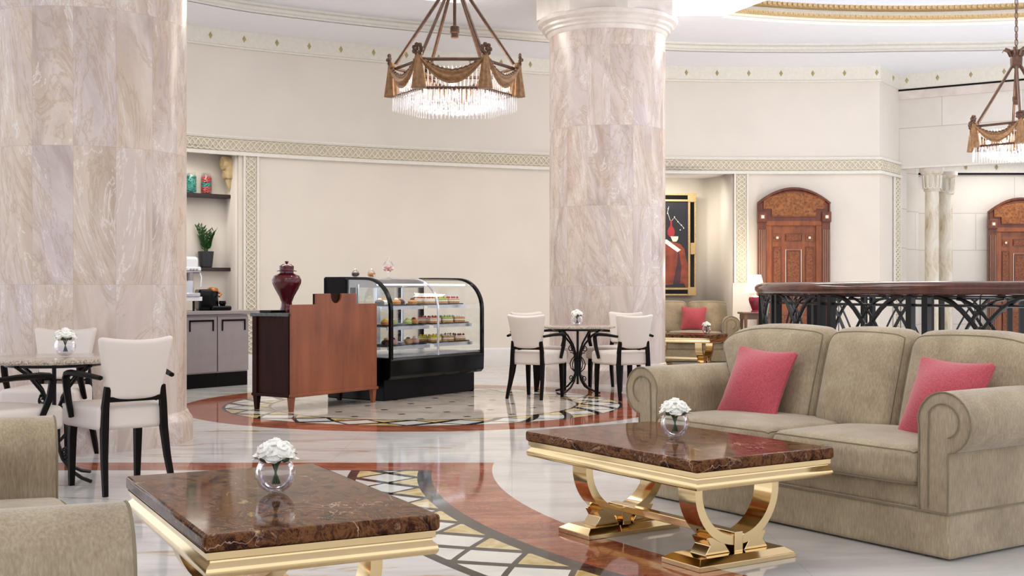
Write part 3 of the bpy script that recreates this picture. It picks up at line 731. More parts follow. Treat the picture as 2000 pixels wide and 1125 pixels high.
# ================================================================== CARVED DOORS
def carved_door(name, x, y, rz, label):
    """local x across, -y to the room, width 1.15"""
    t = empty(name, (x, y, 0), rz, label, 'door', None, 'structure')
    hw = .585; zs, za = 2.56, 2.80
    def arch(w_, z0, zsp, zap, n=16):
        pts = [(-w_, z0), (w_, z0)]
        for i in range(n+1):
            u = 1-2*i/n; pts.append((w_*u, zsp+(zap-zsp)*(1-u*u)))
        return pts
    MB().prism(arch(hw, 2.22, zs, za), -.06, .0).build('arched_head', M['doorframe'], t, smooth=False)
    rim = MB(); top = arch(hw-.005, 2.5, zs, za)[2:]
    rim.tube([(a, -.07, b-.015) for a, b in top], .025, 6); rim.tube([(-hw+.02, -.065, 2.42), (-hw+.02, -.065, zs-.01)], .02, 6); rim.tube([(hw-.02, -.065, 2.42), (hw-.02, -.065, zs-.01)], .02, 6)
    rim.build('arch_moulding', M['doorframe'], t)
    pan = [(-.36, 2.34), (.36, 2.34), (.36, 2.46), (.49, 2.46), (.49, 2.56)]
    pan += [(.49*(1-2*i/10), 2.60+.13*(1-(1-2*i/10)**2)) for i in range(11)]+[(-.49, 2.56), (-.49, 2.46), (-.36, 2.46)]
    MB().prism(pan, -.075, -.05).build('carved_tympanum', M['carve'], t, smooth=False)
    MB().tube([(a, -.078, b) for a, b in pan], .009, 5, closed=True).build('tympanum_bead', M['door'], t)
    for sx in (-1, 1):
        pl = MB().box((sx*.515, -.03, 1.17), (.13, .08, 2.34)).build('fluted_pilaster', M['doorframe'], t, smooth=False)
        f = MB()
        for k in range(4): f.box((sx*.515+(k-1.5)*.028, -.078, 1.13), (.012, .02, 2.0))
        f.build('flute', M['flute'], pl, smooth=False)
        b = MB().box((sx*.515, -.055, 2.33), (.15, .12, .17)).build('corner_block', M['doorframe'], t, smooth=False, bevel=.008)
        MB().box((sx*.515, -.122, 2.33), (.05, .02, .05)).build('block_boss', M['ivory'], b, smooth=False, bevel=.006)
        MB().box((sx*.515, -.116, 2.33), (.09, .012, .09)).build('block_frame', M['door'], b, smooth=False)
    MB().box((0, -.02, 2.23), (.9, .09, .08)).build('lintel', M['door'], t, smooth=False, bevel=.01)
    for sx in (-1, 1): MB().box((sx*.405, -.02, 1.1), (.09, .06, 2.2)).build('jamb', M['door'], t, smooth=False)
    leaf = MB().box((0, .01, 1.1), (.73, .04, 2.19)).build('door_leaf', M['door'], t, smooth=False)
    def panel(x0, x1, z0, z1, mat='burl'):
        MB().box(((x0+x1)/2, -.015, (z0+z1)/2), (x1-x0, .02, z1-z0)).build('inset_panel', M[mat], leaf, smooth=False, bevel=.004)
        MB().tube([(x0, -.022, z0), (x1, -.022, z0), (x1, -.022, z1), (x0, -.022, z1)], .008, 4, closed=True).build('panel_bead', M['doorframe'], leaf)
    panel(-.13, .13, 1.95, 2.06); panel(-.32, -.2, .9, 1.85); panel(.2, .32, .9, 1.85); panel(-.1, .1, .95, 1.78); panel(-.32, .32, .15, .75)
    MB().tube([(-.125, -.026, .92), (.125, -.026, .92), (.125, -.026, 1.81), (-.125, -.026, 1.81)], .006, 4, closed=True).build('ivory_inlay', M['ivory'], leaf)
    for sx in (-1, 1):
        MB().box((sx*.26, -.015, 2.0), (.12, .02, .12)).build('square_panel', M['burl'], leaf, smooth=False)
        MB().box((sx*.26, -.03, 2.0), (.035, .015, .035)).build('square_stud', M['ivory'], leaf, smooth=False)
    MB().sphere((.30, -.06, 1.05), .03, 10).build('door_knob', M['gold'], leaf)
    return t
p, nrm = at_s(s_px(1547)); q = p+nrm*.07
carved_door('door_1', q.x, q.y, math.atan2(nrm.y, nrm.x)+R(90), 'arched carved mahogany door in the cream wall, by the lamp')
p = ray_pt(1992, 21.75); carved_door('door_2', p[0], p[1], 0, 'arched carved mahogany door in the stone recess at far right')

# ================================================================== BALUSTRADE
CX, CY, CR = 6.5, 12.5, 3.85
bal = empty('stairwell_balustrade', (CX, CY, 0), 0, 'round stairwell balustrade of black ironwork with a polished wooden handrail', 'balustrade')
circ = lambda r, z, n=120: [(r*math.cos(2*math.pi*i/n), r*math.sin(2*math.pi*i/n), z) for i in range(n)]
MB().tube(circ(CR, 1.185), .062, 12, closed=True, flat=1.25, up=(0, 0, 1)).build('handrail', M['rail'], bal)
MB().tube(circ(CR, 1.045), .012, 6, closed=True).build('upper_ring', M['iron'], bal)
MB().tube(circ(CR, 1.125), .016, 6, closed=True).build('top_ring', M['iron'], bal)
MB().tube(circ(CR, .12), .016, 6, closed=True).build('bottom_ring', M['iron'], bal)
MB().open_lathe([(CR-.12, 0), (CR-.12, .06), (CR+.12, .06), (CR+.12, 0)], 96).build('stone_kerb', M['base'], bal)
NP = 22
def cyl(a, r, z): return (r*math.cos(a), r*math.sin(a), z)
for k in range(NP):
    a0 = 2*math.pi*k/NP+.05; da = 2*math.pi/NP; pw = .034
    for a in (a0, a0+.022+.018):
        c = cyl(a, CR, .59); MB().box(c, (.06, .055, 1.06), rz=a).build('post', M['iron'], bal, smooth=False)
    g = MB(); s0 = a0+.06; s1 = a0+da-.02; n = 10
    def arc(u0, z0, u1, z1, bow, r=.013):
        pts = []
        for i in range(n+1):
            t = i/n; u = u0+(u1-u0)*t; z = z0+(z1-z0)*math.sin(t*math.pi/2)**bow
            pts.append(cyl(s0+(s1-s0)*u, CR, z))
        g.tube(pts, r, 5)
    arc(0, .1, 1, 1.12, 1, .022); arc(1, .1, 0, 1.12, 1, .022)
    arc(0, .35, .75, 1.1, 1); arc(1, .35, .25, 1.1, 1)
    g.tube([cyl((s0+s1)/2, CR, .1), cyl((s0+s1)/2, CR, 1.12)], .006, 4)
    g.sphere(cyl((s0+s1)/2, CR, .85), .035, 8)
    g.build('ironwork_panel', M['iron'], bal)

# ================================================================== SOFAS
def sofa(loc, rz, label, L=2.08, D=.92, group='matching rolled-arm sofas'):
    t = empty('rolled_arm_sofa', loc, rz, label, 'sofa', group)
    aw = .155; iw = L/2-aw
    def skirt(v):
        v = v.copy(); k = max(0, (.0-v.z))/.1
        v.x *= 1+.012*k; v.y *= 1+.015*k; return v
    MB().soft((L/2, D/2, .1), .02, 10, skirt, Matrix.Translation((0, 0, .108))).build('skirt', M['fabric'], t)
    MB().soft((iw+.02, D/2-.02, .06), .03, 8, None, Matrix.Translation((0, .0, .255))).build('front_rail', M['fabric'], t)
    MB().tube([(-L/2-.004, -D/2-.004, .205), (L/2+.004, -D/2-.004, .205), (L/2+.004, D/2, .205), (-L/2-.004, D/2, .205)], .004, 5, closed=True).build('skirt_piping', M['piping'], t)
    # arms
    prof = [(0, .2), (0, .58)]
    for k in range(17):
        a = R(175-k*15); prof.append((.132+.138*math.cos(a), .602+.136*math.sin(a)))
    prof += [(.155, .47), (.155, .2)]
    for sx in (-1, 1):
        mb = MB(); P = [(sx*(iw+x), z) for x, z in prof]
        rings = [(-D/2+.0, -.012), (-D/2-.012+.004, -.004), (-D/2-.012+.02, 0), (-D/4, .004), (0, .006), (D/4, .004), (D/2-.05, 0)]
        cxp, czp = sx*(iw+.09), .5; vs = []; m = len(P)
        for y, g_ in rings:
            for x, z in P:
                k = 1+g_*3; vs.append((cxp+(x-cxp)*k, y, czp+(z-czp)*(1+g_*2)))
        fs = [(i*m+j, i*m+(j+1) % m, (i+1)*m+(j+1) % m, (i+1)*m+j) for i in range(len(rings)-1) for j in range(m)]
        fs += [tuple(range(m)), tuple((len(rings)-1)*m+j for j in range(m))]
        am = mb.add(vs, fs).build('arm', M['fabric'], t)
        pip = [(cxp+(x-cxp)*.985, -D/2-.004, czp+(z-czp)*.99) for x, z in P]
        MB().tube(pip, .004, 5).build('arm_piping', M['piping'], am)
        sm = MB()                                        # gathered pleats on the scroll front
        inner = []
        for k in range(14):
            a = R(150-k*17); q = .088-.0015*k; inner.append((sx*(iw+.132+q*math.cos(a)), -D/2-.006, .602+q*math.sin(a)))
        inner = [(sx*(iw+.05), -D/2-.006, .22), (sx*(iw+.05), -D/2-.006, .5)]+inner
        sm.tube(inner, .003, 5); sm.build('scroll_piping', M['piping'], am)
    # back frame
    def bk(v):
        v = v.copy(); v.y += max(0, v.z)*.18; return v
    MB().soft((L/2-.02, .09, .3), .06, 8, bk, Matrix.Translation((0, D/2-.10, .5))).build('back_frame', M['fabric'], t)
    # seat cushions
    cw = iw
    for sx in (-1, 1):
        h = (cw/2-.003, .36, .085)
        def bulge(v, h=h):
            v = v.copy(); k = (1-(v.x/h[0])**2)*(1-(v.y/h[1])**2); v.z += .03*max(0, k)*(1 if v.z > 0 else 0)
            v.y -= .02*(1-(v.x/h[0])**2) if v.y < 0 else 0; return v
        Mx = Matrix.Translation((sx*cw/2, -D/2+.335, .39))
        c = MB().soft(h, .05, 8, bulge, Mx).build('seat_cushion', M['fabric'], t)
        for zz in (1, -1):
            pts = edge_loop(h, .05, bulge, zz); MB().tube([Mx @ p for p in pts], .004, 5, closed=True).build('piping', M['piping'], c)
    # back cushions
    for cx, w_ in ((-.583, .345), (.04, .273), (.66, .345)):
        h = (w_, .105, .27)
        def puff(v, h=h, cx=cx):
            v = v.copy(); kx = 1-(v.x/h[0])**2; kz = 1-(v.z/h[2])**2
            v.y += (-.035 if v.y < 0 else .01)*max(0, kx*kz)
            v.z += .018*kx if v.z > 0 else 0
            if abs(cx) > .2 and v.x*cx > 0:                # outer top corner rolls away over the arm
                o_ = max(0, abs(v.x)/h[0]-.35)/.65; v.z -= .07*o_*o_*(1 if v.z > 0 else 0)
                v.x += math.copysign(.15*min(1, max(0, (v.z+.04)/.2))*o_, cx)
            v.y += v.z*.28
            return v
        Mx = Matrix.Translation((cx, D/2-.235, .695))
        c = MB().soft(h, .09, 9, puff, Mx).build('back_cushion', M['fabric'], t)
        pts = edge_loop(h, .09, puff, 1, ax=1, sgn=-1); MB().tube([Mx @ p for p in pts], .004, 5, closed=True).build('piping', M['piping'], c)
    return t
def edge_loop(h, r, deform, zz, ax=2, sgn=1):
    a, b = [i for i in range(3) if i != ax]; K = [knots(h[i], min(r, h[i]*.999), 8) for i in (a, b)]
    pts = []
    def P(u, v_):
        p = [0, 0, 0]; p[a] = u; p[b] = v_; p[ax] = (zz if ax == 2 else sgn)*h[ax]; return softmap(p, h, r, deform)
    for u in K[0]: pts.append(P(u, K[1][0]))
    for v_ in K[1][1:]: pts.append(P(K[0][-1], v_))
    for u in reversed(K[0][:-1]): pts.append(P(u, K[1][-1]))
    for v_ in reversed(K[1][1:-1]): pts.append(P(K[0][0], v_))
    return pts
S1 = sofa((1.697, 6.389, 0), R(-56), 'large taupe three-seat sofa at the right with two pink cushions')
S2 = place(copy_tree(S1), (-1.64, 3.24, 0), R(115), 'taupe sofa cut off at the bottom left beside the near coffee table'); S2.scale = (.94, 1, 1)
pfar = ray_pt(1335, 20.3)
S3 = place(copy_tree(S1), (pfar[0]-.30, 20.0, 0), R(-8), 'distant taupe sofa under the painting in the niche')
S3['label'] = 'distant taupe sofa under the painting in the niche'

def pillow(sofa_, lx, ly, lz, tilt, rz, label, size=.217, lean=R(-25)):
    h = (size, .055, size)
    def pf(v):
        v = v.copy(); kx = abs(v.x/h[0]); kz = abs(v.z/h[2])
        v.y *= 1.9*(1-kx**2.2)*(1-kz**2.2)+.22
        v.x *= 1-.09*(1-kz**2); v.z *= 1-.09*(1-kx**2); return v
    Mx = sofa_.matrix_basis @ Matrix.Translation((lx, ly, lz)) @ Matrix.Rotation(rz, 4, 'Z') @ Matrix.Rotation(lean, 4, 'X') @ Matrix.Rotation(tilt, 4, 'Y')
    o = MB().soft(h, .03, 10, pf).build('throw_pillow', M['pink']); o.matrix_basis = Mx
    return tag(o, label, 'cushion', 'rose pink throw pillows')
pillow(S1, -.535, -.03, .652, R(3), R(4), 'pink square pillow at the left end of the large sofa')
pillow(S1, .715, -.05, .652, R(2), R(-2), 'pink square pillow tucked against the near arm of the large sofa')
pillow(S3, .42, -.03, .69, R(2), R(0), 'small distant pink pillow on the sofa under the painting', .21)

# ================================================================== COFFEE TABLES
def coffee_table(loc, rz, label, Lx=1.24, Wy=.77, H=.49):
    t = empty('marble_coffee_table', loc, rz, label, 'coffee table', 'gold framed marble coffee tables')
    MB().box((0, 0, H-.025), (Lx, Wy, .05)).build('marble_top', M['emp'], t, bevel=.012, seg=4)
    z = H-.05; fr = MB(); a, b = Lx/2, Wy/2
    prof = [(-.004, z), (-.012, z), (-.012, z-.022), (-.020, z-.026), (-.020, z-.034), (-.008, z-.045), (-.004, z-.062), (-.010, z-.074), (-.05, z-.074), (-.10, z-.066)]
    vs = []; m = len(prof)
    for sx, sy in ((-1, -1), (1, -1), (1, 1), (-1, 1)):
        for q, zz in prof: vs.append((sx*(a+q), sy*(b+q), zz))
    fs = [(i*m+j, i*m+j+1, ((i+1) % 4)*m+j+1, ((i+1) % 4)*m+j) for i in range(4) for j in range(m-1)]
    fs.append(tuple(i*m+m-1 for i in range(4)))
    fr.add(vs, fs).build('gold_apron', M['gold'], t, ang=50)
    zt = z-.072; zb = .075
    for sx in (-1, 1):
        x = sx*(a-.24); hw = .055
        mb = MB(); ro, ri = .245, .205; n = 28; cz = zb+ro; prev = None
        path = [(-ro, zt)]+[(ro*math.cos(R(185+i*170/n)), cz+ro*math.sin(R(185+i*170/n))) for i in range(n+1)]+[(ro, zt)]
        pin = [(-ri, zt)]+[(ri*math.cos(R(185+i*170/n)), cz+ri*math.sin(R(185+i*170/n))) for i in range(n+1)]+[(ri, zt)]
        vs = []
        for (y0, z0), (y1, z1) in zip(path, pin): vs += [(x-hw, y0, z0), (x+hw, y0, z0), (x+hw, y1, z1), (x-hw, y1, z1)]
        N = len(path); fs = [(i*4+j, i*4+(j+1) % 4, (i+1)*4+(j+1) % 4, (i+1)*4+j) for i in range(N-1) for j in range(4)]+[(0, 1, 2, 3), tuple((N-1)*4+j for j in range(4))]
        mb.add(vs, fs)
        lg = mb.build('horseshoe_leg', M['gold'], t, ang=50)
        ft = MB()
        for sy in (-1, 1): ft.prism([(sy*.04, .045), (sy*.185, .045), (sy*.155, .085), (sy*.175, .12), (sy*.10, .125)], x-.05, x+.05, axis='X')
        ft.build('flared_foot', M['gold'], lg, smooth=False, bevel=.003)
        MB().box((x, 0, .088), (.122, .05, .09)).build('centre_block', M['gold'], lg, smooth=False, bevel=.003)
        bs = MB(); w1, d1 = .28, .125
        bs.taper((x, 0, 0), (d1*2, w1*2, 0), (x, 0, .022), (d1*2, w1*2, 0))
        bs.taper((x, 0, .022), (d1*2, w1*2, 0), (x, 0, .045), (d1*2-.07, w1*2-.07, 0))
        bs.build('stepped_base', M['gold'], t, smooth=False, bevel=.002)
    MB().box((0, 0, .115), (Lx-.40, .05, .035)).build('stretcher', M['gold'], t, smooth=False, bevel=.003)
    return t
coffee_table((.741, 5.648, 0), R(122.8), 'brown marble coffee table with gold legs in front of the large sofa', 1.26, .80)
coffee_table((-.83, 4.14, 0), R(117.5), 'brown marble coffee table with gold frame at the bottom left', 1.24, .73)
p = ray_pt(1330, 18.68); coffee_table((p[0], 18.68, 0), R(-30), 'distant marble coffee table with gold legs by the niche sofa')

# ================================================================== VASES WITH ROSES
def petal_mesh(mb, Mx, L_, W_, curl):
    vs = []; n = 4
    for i in range(n+1):
        u = i/n; wv = W_*math.sin(math.pi*(.18+.72*u))
        for j in range(n+1):
            v = j/n*2-1; vs.append((wv*v, -curl*L_*(u*u)*.9+.25*wv*v*v*1.2, L_*u-.15*L_*abs(v)*u))
    mb.add(vs, [(i*(n+1)+j, i*(n+1)+j+1, (i+1)*(n+1)+j+1, (i+1)*(n+1)+j) for i in range(n) for j in range(n)], Mx)
def rose(mb, c, r, ax, rnd):
    q = Vector((0, 0, 1)).rotation_difference(Vector(ax).normalized()).to_matrix().to_4x4()
    B = Matrix.Translation(c) @ q; nt_, na = 16, 22; ph = rnd.random(); vs = []
    for i in range(nt_+1):
        th = math.pi*.86*i/nt_
        for k in range(na):
            a = 2*math.pi*k/na; w_ = (th*1.5+k/na+ph) % 1.0
            rr = r*(.86+.24*w_+.05*math.sin(a*5+th*4)); vs.append((rr*math.sin(th)*math.cos(a), rr*math.sin(th)*math.sin(a), rr*math.cos(th)*.85))
    mb.add(vs, [(i*na+k, i*na+(k+1) % na, (i+1)*na+(k+1) % na, (i+1)*na+k) for i in range(nt_) for k in range(na)], B)
    for k in range(6):
        a = 2*math.pi*(k+ph)/6
        petal_mesh(mb, B @ Matrix.Rotation(a, 4, 'Z') @ Matrix.Translation((0, -r*.55, -r*.55)) @ Matrix.Rotation(R(38), 4, 'X'), r*1.35, r*.75, .25)
def vase(loc, label, sc_=1., nr=9, seed=1, rv=.068):
    rnd = random.Random(seed)
    t = empty('glass_bowl_vase', loc, 0, 'round glass bowl vase '+label, 'vase', 'round glass bowl vases', sc_=sc_)
    pr = []
    for k in range(13):
        a = R(-72+k*(124/12)); pr.append((rv*math.cos(a), rv*.97+rv*math.sin(a)))
    MB().open_lathe([(.001, .003)]+pr+[(pr[-1][0]+.006, pr[-1][1]+.008)], 32).build('glass_bowl', M['vaseglass'], t)
    wp = [(q[0]*.93, q[1]*.93+.006) for q in pr[:8]]
    MB().lathe([(.001, wp[0][1])]+wp+[(.001, wp[-1][1])], 28).build('water', M['water'], t)
    b = empty('rose_bouquet', loc, 0, 'white rose bunch '+label.replace('standing', 'in the bowl vase'), 'flowers', 'white rose bunches', sc_=sc_)
    zc = rv*2-.01
    pos = [(0, 0, .055)]+[(.038*math.cos(2*math.pi*k/(nr-1)), .038*math.sin(2*math.pi*k/(nr-1)), .028+.012*(k % 2)) for k in range(nr-1)]
    st = MB()
    for (x, y, z) in pos:
        m_ = MB(); rose(m_, (x, y, zc+z-.02), .030, (x*1.0, y*1.0, .05), rnd); m_.build('rose', M['rose'], b)
        st.tube([(x*.9, y*.9, zc+z-.02), (x*.25, y*.25, zc-.03), (-x*.35+.002, -y*.35, .03)], .0032, 5)
    st.build('stems', M['stem'], b)
    lf = MB()
    for k in range(7):
        a = 2*math.pi*k/7+.3
        petal_mesh(lf, Matrix.Translation((.03*math.cos(a), .03*math.sin(a), zc-.02)) @ Matrix.Rotation(a-R(90), 4, 'Z') @ Matrix.Rotation(R(-70), 4, 'X'), .04, .016, .2)
    lf.build('leaves', M['stem'], b)
    return t
def fp(px, py, z): Y = F*(CH-z)/(py-HY); return ((px-1000)/F*Y, Y, z)
vx, vy, vz = fp(538, 962, .491); vase((vx, vy, vz), 'standing on the near left coffee table', 1.0, 9, 1)
vx, vy, vz = fp(1318, 855, .491); vase((vx, vy, vz), 'standing on the coffee table by the large sofa', 1.0, 9, 2)
p = ray_pt(1380, 18.60); vase((p[0], p[1], .491), 'standing on the distant niche coffee table', 1.0, 7, 3)
vase((-2.78, 7.55, .766), 'standing on the left cafe table', .95, 7, 4)
vase((.735, 13.72, .766), 'standing on the far cafe table', .98, 7, 5)

# ================================================================== BISTRO TABLES AND CHAIRS
def bistro_table(loc, rz, label, r=.43):
    t = empty('round_bistro_table', loc, rz, label, 'table', 'round granite cafe tables')
    MB().lathe([(.01, .735), (r-.02, .735), (r-.004, .739), (r, .75), (r-.004, .761), (r-.02, .765), (.01, .765)], 64).build('granite_top', M['granite'], t)
    MB().tube([(.28*math.cos(2*math.pi*i/32), .28*math.sin(2*math.pi*i/32), .722) for i in range(32)], .012, 6, closed=True).build('support_ring', M['iron'], t)
    for k in range(4):
        a = R(45+90*k); d = Vector((math.cos(a), math.sin(a), 0)); P = lambda q, z: (d.x*q, d.y*q, z)
        l = MB().tube([P(.30, .72), P(.20, .66), P(.10, .56), P(.045, .46), P(.035, .34), P(.035, .22), P(.07, .14), P(.14, .07), P(.23, .03), P(.30, .015)], .0115, 7).build('iron_leg', M['iron'], t)
        def spiral(cx, cz, r0, a0, turns, sg):
            n = 18; return [P(cx+sg*(r0*(1-.75*i/n))*math.cos(a0+turns*2*math.pi*i/n), cz+(r0*(1-.75*i/n))*math.sin(a0+turns*2*math.pi*i/n)) for i in range(n+1)]
        s = MB()
        s.tube(spiral(.095, .50, .04, R(200), -1.4, 1), .006, 5)
        s.tube(spiral(.085, .17, .035, R(200), 1.4, 1), .006, 5)
        s.tube([P(.04, .42), P(.08, .38), P(.105, .33), P(.09, .28), P(.04, .24)], .0065, 5)
        s.tube([P(.035, .40), P(.06, .45), P(.10, .46)], .006, 5)
        s.build('iron_scroll', M['iron'], l)
    MB().tube([(0, 0, .1), (0, 0, .72)], .014, 8).build('centre_stem', M['iron'], t)
    MB().lathe([(.02, .36), (.05, .37), (.05, .39), (.02, .40)], 16).build('collar', M['iron'], t)
    return t
def bistro_chair(loc, rz, label):
    """faces +y"""
    t = empty('bistro_armchair', loc, rz, label, 'chair', 'cream upholstered cafe armchairs')
    def sf(v): v = v.copy(); v.x *= 1+.10*(v.y/.23); v.z += .015*(1-(v.x/.25)**2)*(1-(v.y/.25)**2) if v.z > 0 else 0; return v
    MB().soft((.235, .235, .07), .03, 6, sf, Matrix.Translation((0, .01, .435))).build('seat', M['leather'], t)
    def bf(v):
        v = v.copy(); v.x *= 1+.16*(v.z/.17); v.y += -.05*(v.x/.22)**2*-1; v.z += .018*(v.x/.2)**2 if v.z > 0 else 0; v.y -= (v.z+.17)*.20; return v
    MB().soft((.195, .032, .175), .028, 7, bf, Matrix.Translation((0, -.24, .715))).build('backrest', M['leather'], t)
    for sx in (-1, 1):
        MB().tube([(sx*.165, -.245, .62), (sx*.175, -.235, .5), (sx*.18, -.235, .36), (sx*.19, -.26, .2), (sx*.205, -.315, .0)], [.022, .026, .028, .024, .019], 4).build('leg', M['espresso'], t, ang=20)
        MB().tube([(sx*.20, .20, .40), (sx*.205, .205, .3), (sx*.205, .215, .0)], [.031, .030, .021], 4).build('leg', M['espresso'], t, ang=20)
        MB().tube([(sx*.215, -.27, .675), (sx*.25, -.10, .688), (sx*.262, .06, .69), (sx*.262, .125, .683), (sx*.262, .15, .655), (sx*.26, .13, .56), (sx*.262, .06, .43)], [.014, .017, .02, .021, .02, .019, .014], 6, flat=1.2).build('armrest', M['espresso'], t, ang=30)
    MB().box((0, -.245, .545), (.34, .02, .03)).build('rear_rail', M['espresso'], t, smooth=False)
    return t
bistro_table((-2.83, 7.5, 0), R(20), 'round granite cafe table on iron scrollwork by the left column')
bistro_table((.744, 13.75, 0), R(8), 'round granite cafe table on iron scrollwork by the central column')
c0 = bistro_chair((-2.36, 7.28, 0), R(40), 'cream armchair with its back to us, right of the left cafe table')
for (x, y, a, lb) in ((-2.95, 6.98, -26, 'cream armchair mostly cut off at the left edge of the photo'),
                      (-3.2, 8.42, 178, 'cream armchair behind the left cafe table, against the column'),
                      (.27, 13.22, -27, 'cream armchair at the front left of the far cafe table'),
                      (1.20, 13.17, 24, 'cream armchair at the front right of the far cafe table'),
                      (.32, 14.22, 215, 'cream armchair at the back left of the far cafe table'),
                      (1.20, 14.22, 145, 'cream armchair at the back right of the far cafe table')):
    place(copy_tree(c0), (x, y, 0), R(a), lb)

# ================================================================== DESK AND BALUSTER VASE
dk = empty('host_desk', (-2.135, 11.63, 0), R(55), 'wooden host desk with stepped orange veneer front and dark side', 'desk')
DL, DD = 1.23, .50
MB().box((DL/2, DD/2, .53), (DL-.02, DD-.02, .76)).build('cabinet_body', M['darkside'], dk, smooth=False)
for x in (.02, DL-.02):
    MB().box((x, .012, .53), (.035, .035, .80)).build('corner_stile', M['cherry'], dk, smooth=False)
for yy in (.03, DD-.03):
    MB().box((.004, yy, .53), (.03, .06, .78)).build('side_stile', M['darkside'], dk, smooth=False, bevel=.004)
pn = [(0, .155), (DL, .155), (DL, 1.03), (.917, 1.03), (.917, 1.135), (.70, 1.135)]
pn += [(.62+.078*math.cos(R(-a))*(1 if a < 90 else 1), 1.135-.10*math.sin(R(a))**.7) for a in (15, 35, 60, 90, 120, 145, 165)]
pn += [(.54, 1.135), (.341, 1.135), (.341, 1.03), (0, 1.03)]
MB().prism(pn, -.03, -.004).build('stepped_front_panel', M['cherry'], dk, smooth=False, bevel=.002)
MB().box((.62, .012, 1.07), (.56, .02, .125)).build('dark_backing', M['darkside'], dk, smooth=False)
MB().box((DL/2, DD/2+.01, .93), (DL+.04, DD+.03, .035)).build('stone_top', M['terr'], dk, bevel=.006)
MB().box((DL/2, DD/2, .15), (DL+.02, DD+.03, .03)).build('base_moulding', M['darkside'], dk, bevel=.006)
MB().box((DL/2, -.025, .155), (DL+.03, .03, .03)).build('front_moulding', M['cherry'], dk, bevel=.004)
for x in (.025, DL-.03):
    for y in (.0, DD-.03): MB().taper((x, y, 0), (.035, .035), (x, y, .14), (.055, .055)).build('leg', M['cherry' if y == 0 else 'darkside'], dk, smooth=False)
lx, ly = rot2(.32, .36, R(55)); jx, jy = -2.135+lx, 11.63+ly
jar = empty('ginger_jar', (jx, jy, .948), 0, 'tall burgundy glazed lidded jar standing on the host desk', 'vase')
MB().lathe([(.065, 0), (.068, .015), (.055, .06), (.052, .10), (.075, .16), (.115, .23), (.142, .29), (.146, .325), (.125, .365), (.075, .385), (.068, .39), (.068, .41)], 40).build('body', M['burg'], jar)
MB().lathe([(.098, .408), (.10, .413), (.074, .42), (.07, .425), (.072, .46), (.045, .478), (.015, .484), (.01, .49), (.02, .50), (.018, .508), (.001, .512)], 32).build('lid', M['burg'], jar)
# low dark tray beyond the jar
o = MB(); o.box((0, 0, .012), (.20, .16, .024)); ob = o.build('document_tray', M['black'], smooth=False, bevel=.004); lx, ly = rot2(.13, .36, R(55)); ob.location = (-2.135+lx, 11.63+ly, .948); ob.rotation_euler = (0, 0, R(55)); tag(ob, 'low black tray on the host desk behind the burgundy jar', 'tray')

# ================================================================== PASTRY DISPLAY CASE
dc = empty('pastry_display_case', (-1.334, 12.70, 0), R(56), 'black refrigerated pastry case with curved glass front', 'display case')
W = 1.68
arcp = [(-.07, .455), (-.07, .95)]+[(.26-.33*math.cos(R(a)), .95+.34*math.sin(R(a))) for a in range(10, 91, 10)]+[(.60, 1.295)]
MB().box((W/2, .43, .112), (W-.06, .80, .224)).build('plinth', M['black'], dc, smooth=False, bevel=.01)
bodyp = [(-.05, .224), (-.085, .26), (-.09, .43), (-.07, .455), (.85, .455), (.85, .224)]
MB().prism([(a, b) for a, b in bodyp], 0, W, axis='X').build('lower_body', M['blackgloss'], dc, smooth=False, bevel=.008)
MB().box((W/2, .40, .462), (W-.08, .78, .012)).build('white_deck', M['white'], dc, smooth=False)
MB().box((W/2, -.045, .468), (W-.06, .03, .02)).build('deck_lip', M['silver'], dc, smooth=False)
for x in (.02, W-.02):
    pts = [(x, y, z) for y, z in arcp]+[(x, .84, 1.295)]
    MB().tube([(x, -.07, .40)]+pts, .03, 4, flat=.7, up=(1, 0, 0) if False else None).build('end_frame', M['blackgloss'], dc, ang=25)
    MB().box((x, .825, .87), (.05, .05, .84)).build('rear_post', M['blackgloss'], dc, smooth=False)
    ep = [(-.05, .46)]+[(y+.01, z-.01) for y, z in arcp[1:]]+[(.82, 1.28), (.82, .46)]
    MB().prism(ep, x-.003, x+.003, axis='X').build('side_glass', M['pane'], dc, smooth=False)
MB().box((.03, .70, 1.20), (.07, .30, .20)).build('end_cap', M['espresso'], dc, smooth=False)
vs = [(x, y, z) for x in (.05, W-.05) for y, z in arcp]; n = len(arcp)
MB().add(vs, [(i, i+1, n+i+1, n+i) for i in range(n-1)]).build('curved_glass', M['pane'], dc)
MB().tube([(W*.5, y+.008, z-.004) for y, z in arcp], .013, 6).build('centre_mullion', M['silver'], dc)
MB().box((W/2, .72, 1.297), (W-.04, .25, .014)).build('top_glass_shelf', M['pane'], dc, smooth=False)
MB().box((W/2, .80, 1.24), (W-.06, .06, .09)).build('rear_header', M['steel'], dc, smooth=False)
for x in (.42, .84, 1.26): MB().box((x, .81, .84), (.06, .035, .72)).build('rear_door_stile', M['silver' if x == .84 else 'black'], dc, smooth=False)
for x in (.25, .63, 1.05, 1.45): MB().box((x, .815, .84), (.36, .006, .72)).build('rear_door_glass', M['pane'], dc, smooth=False)
MB().tube([(.06, .15, 1.225), (W-.06, .15, 1.225)], .008, 6).build('light_tube', M['led'], dc)
lx, ly = rot2(W/2, .30, R(56))
shelves = {}
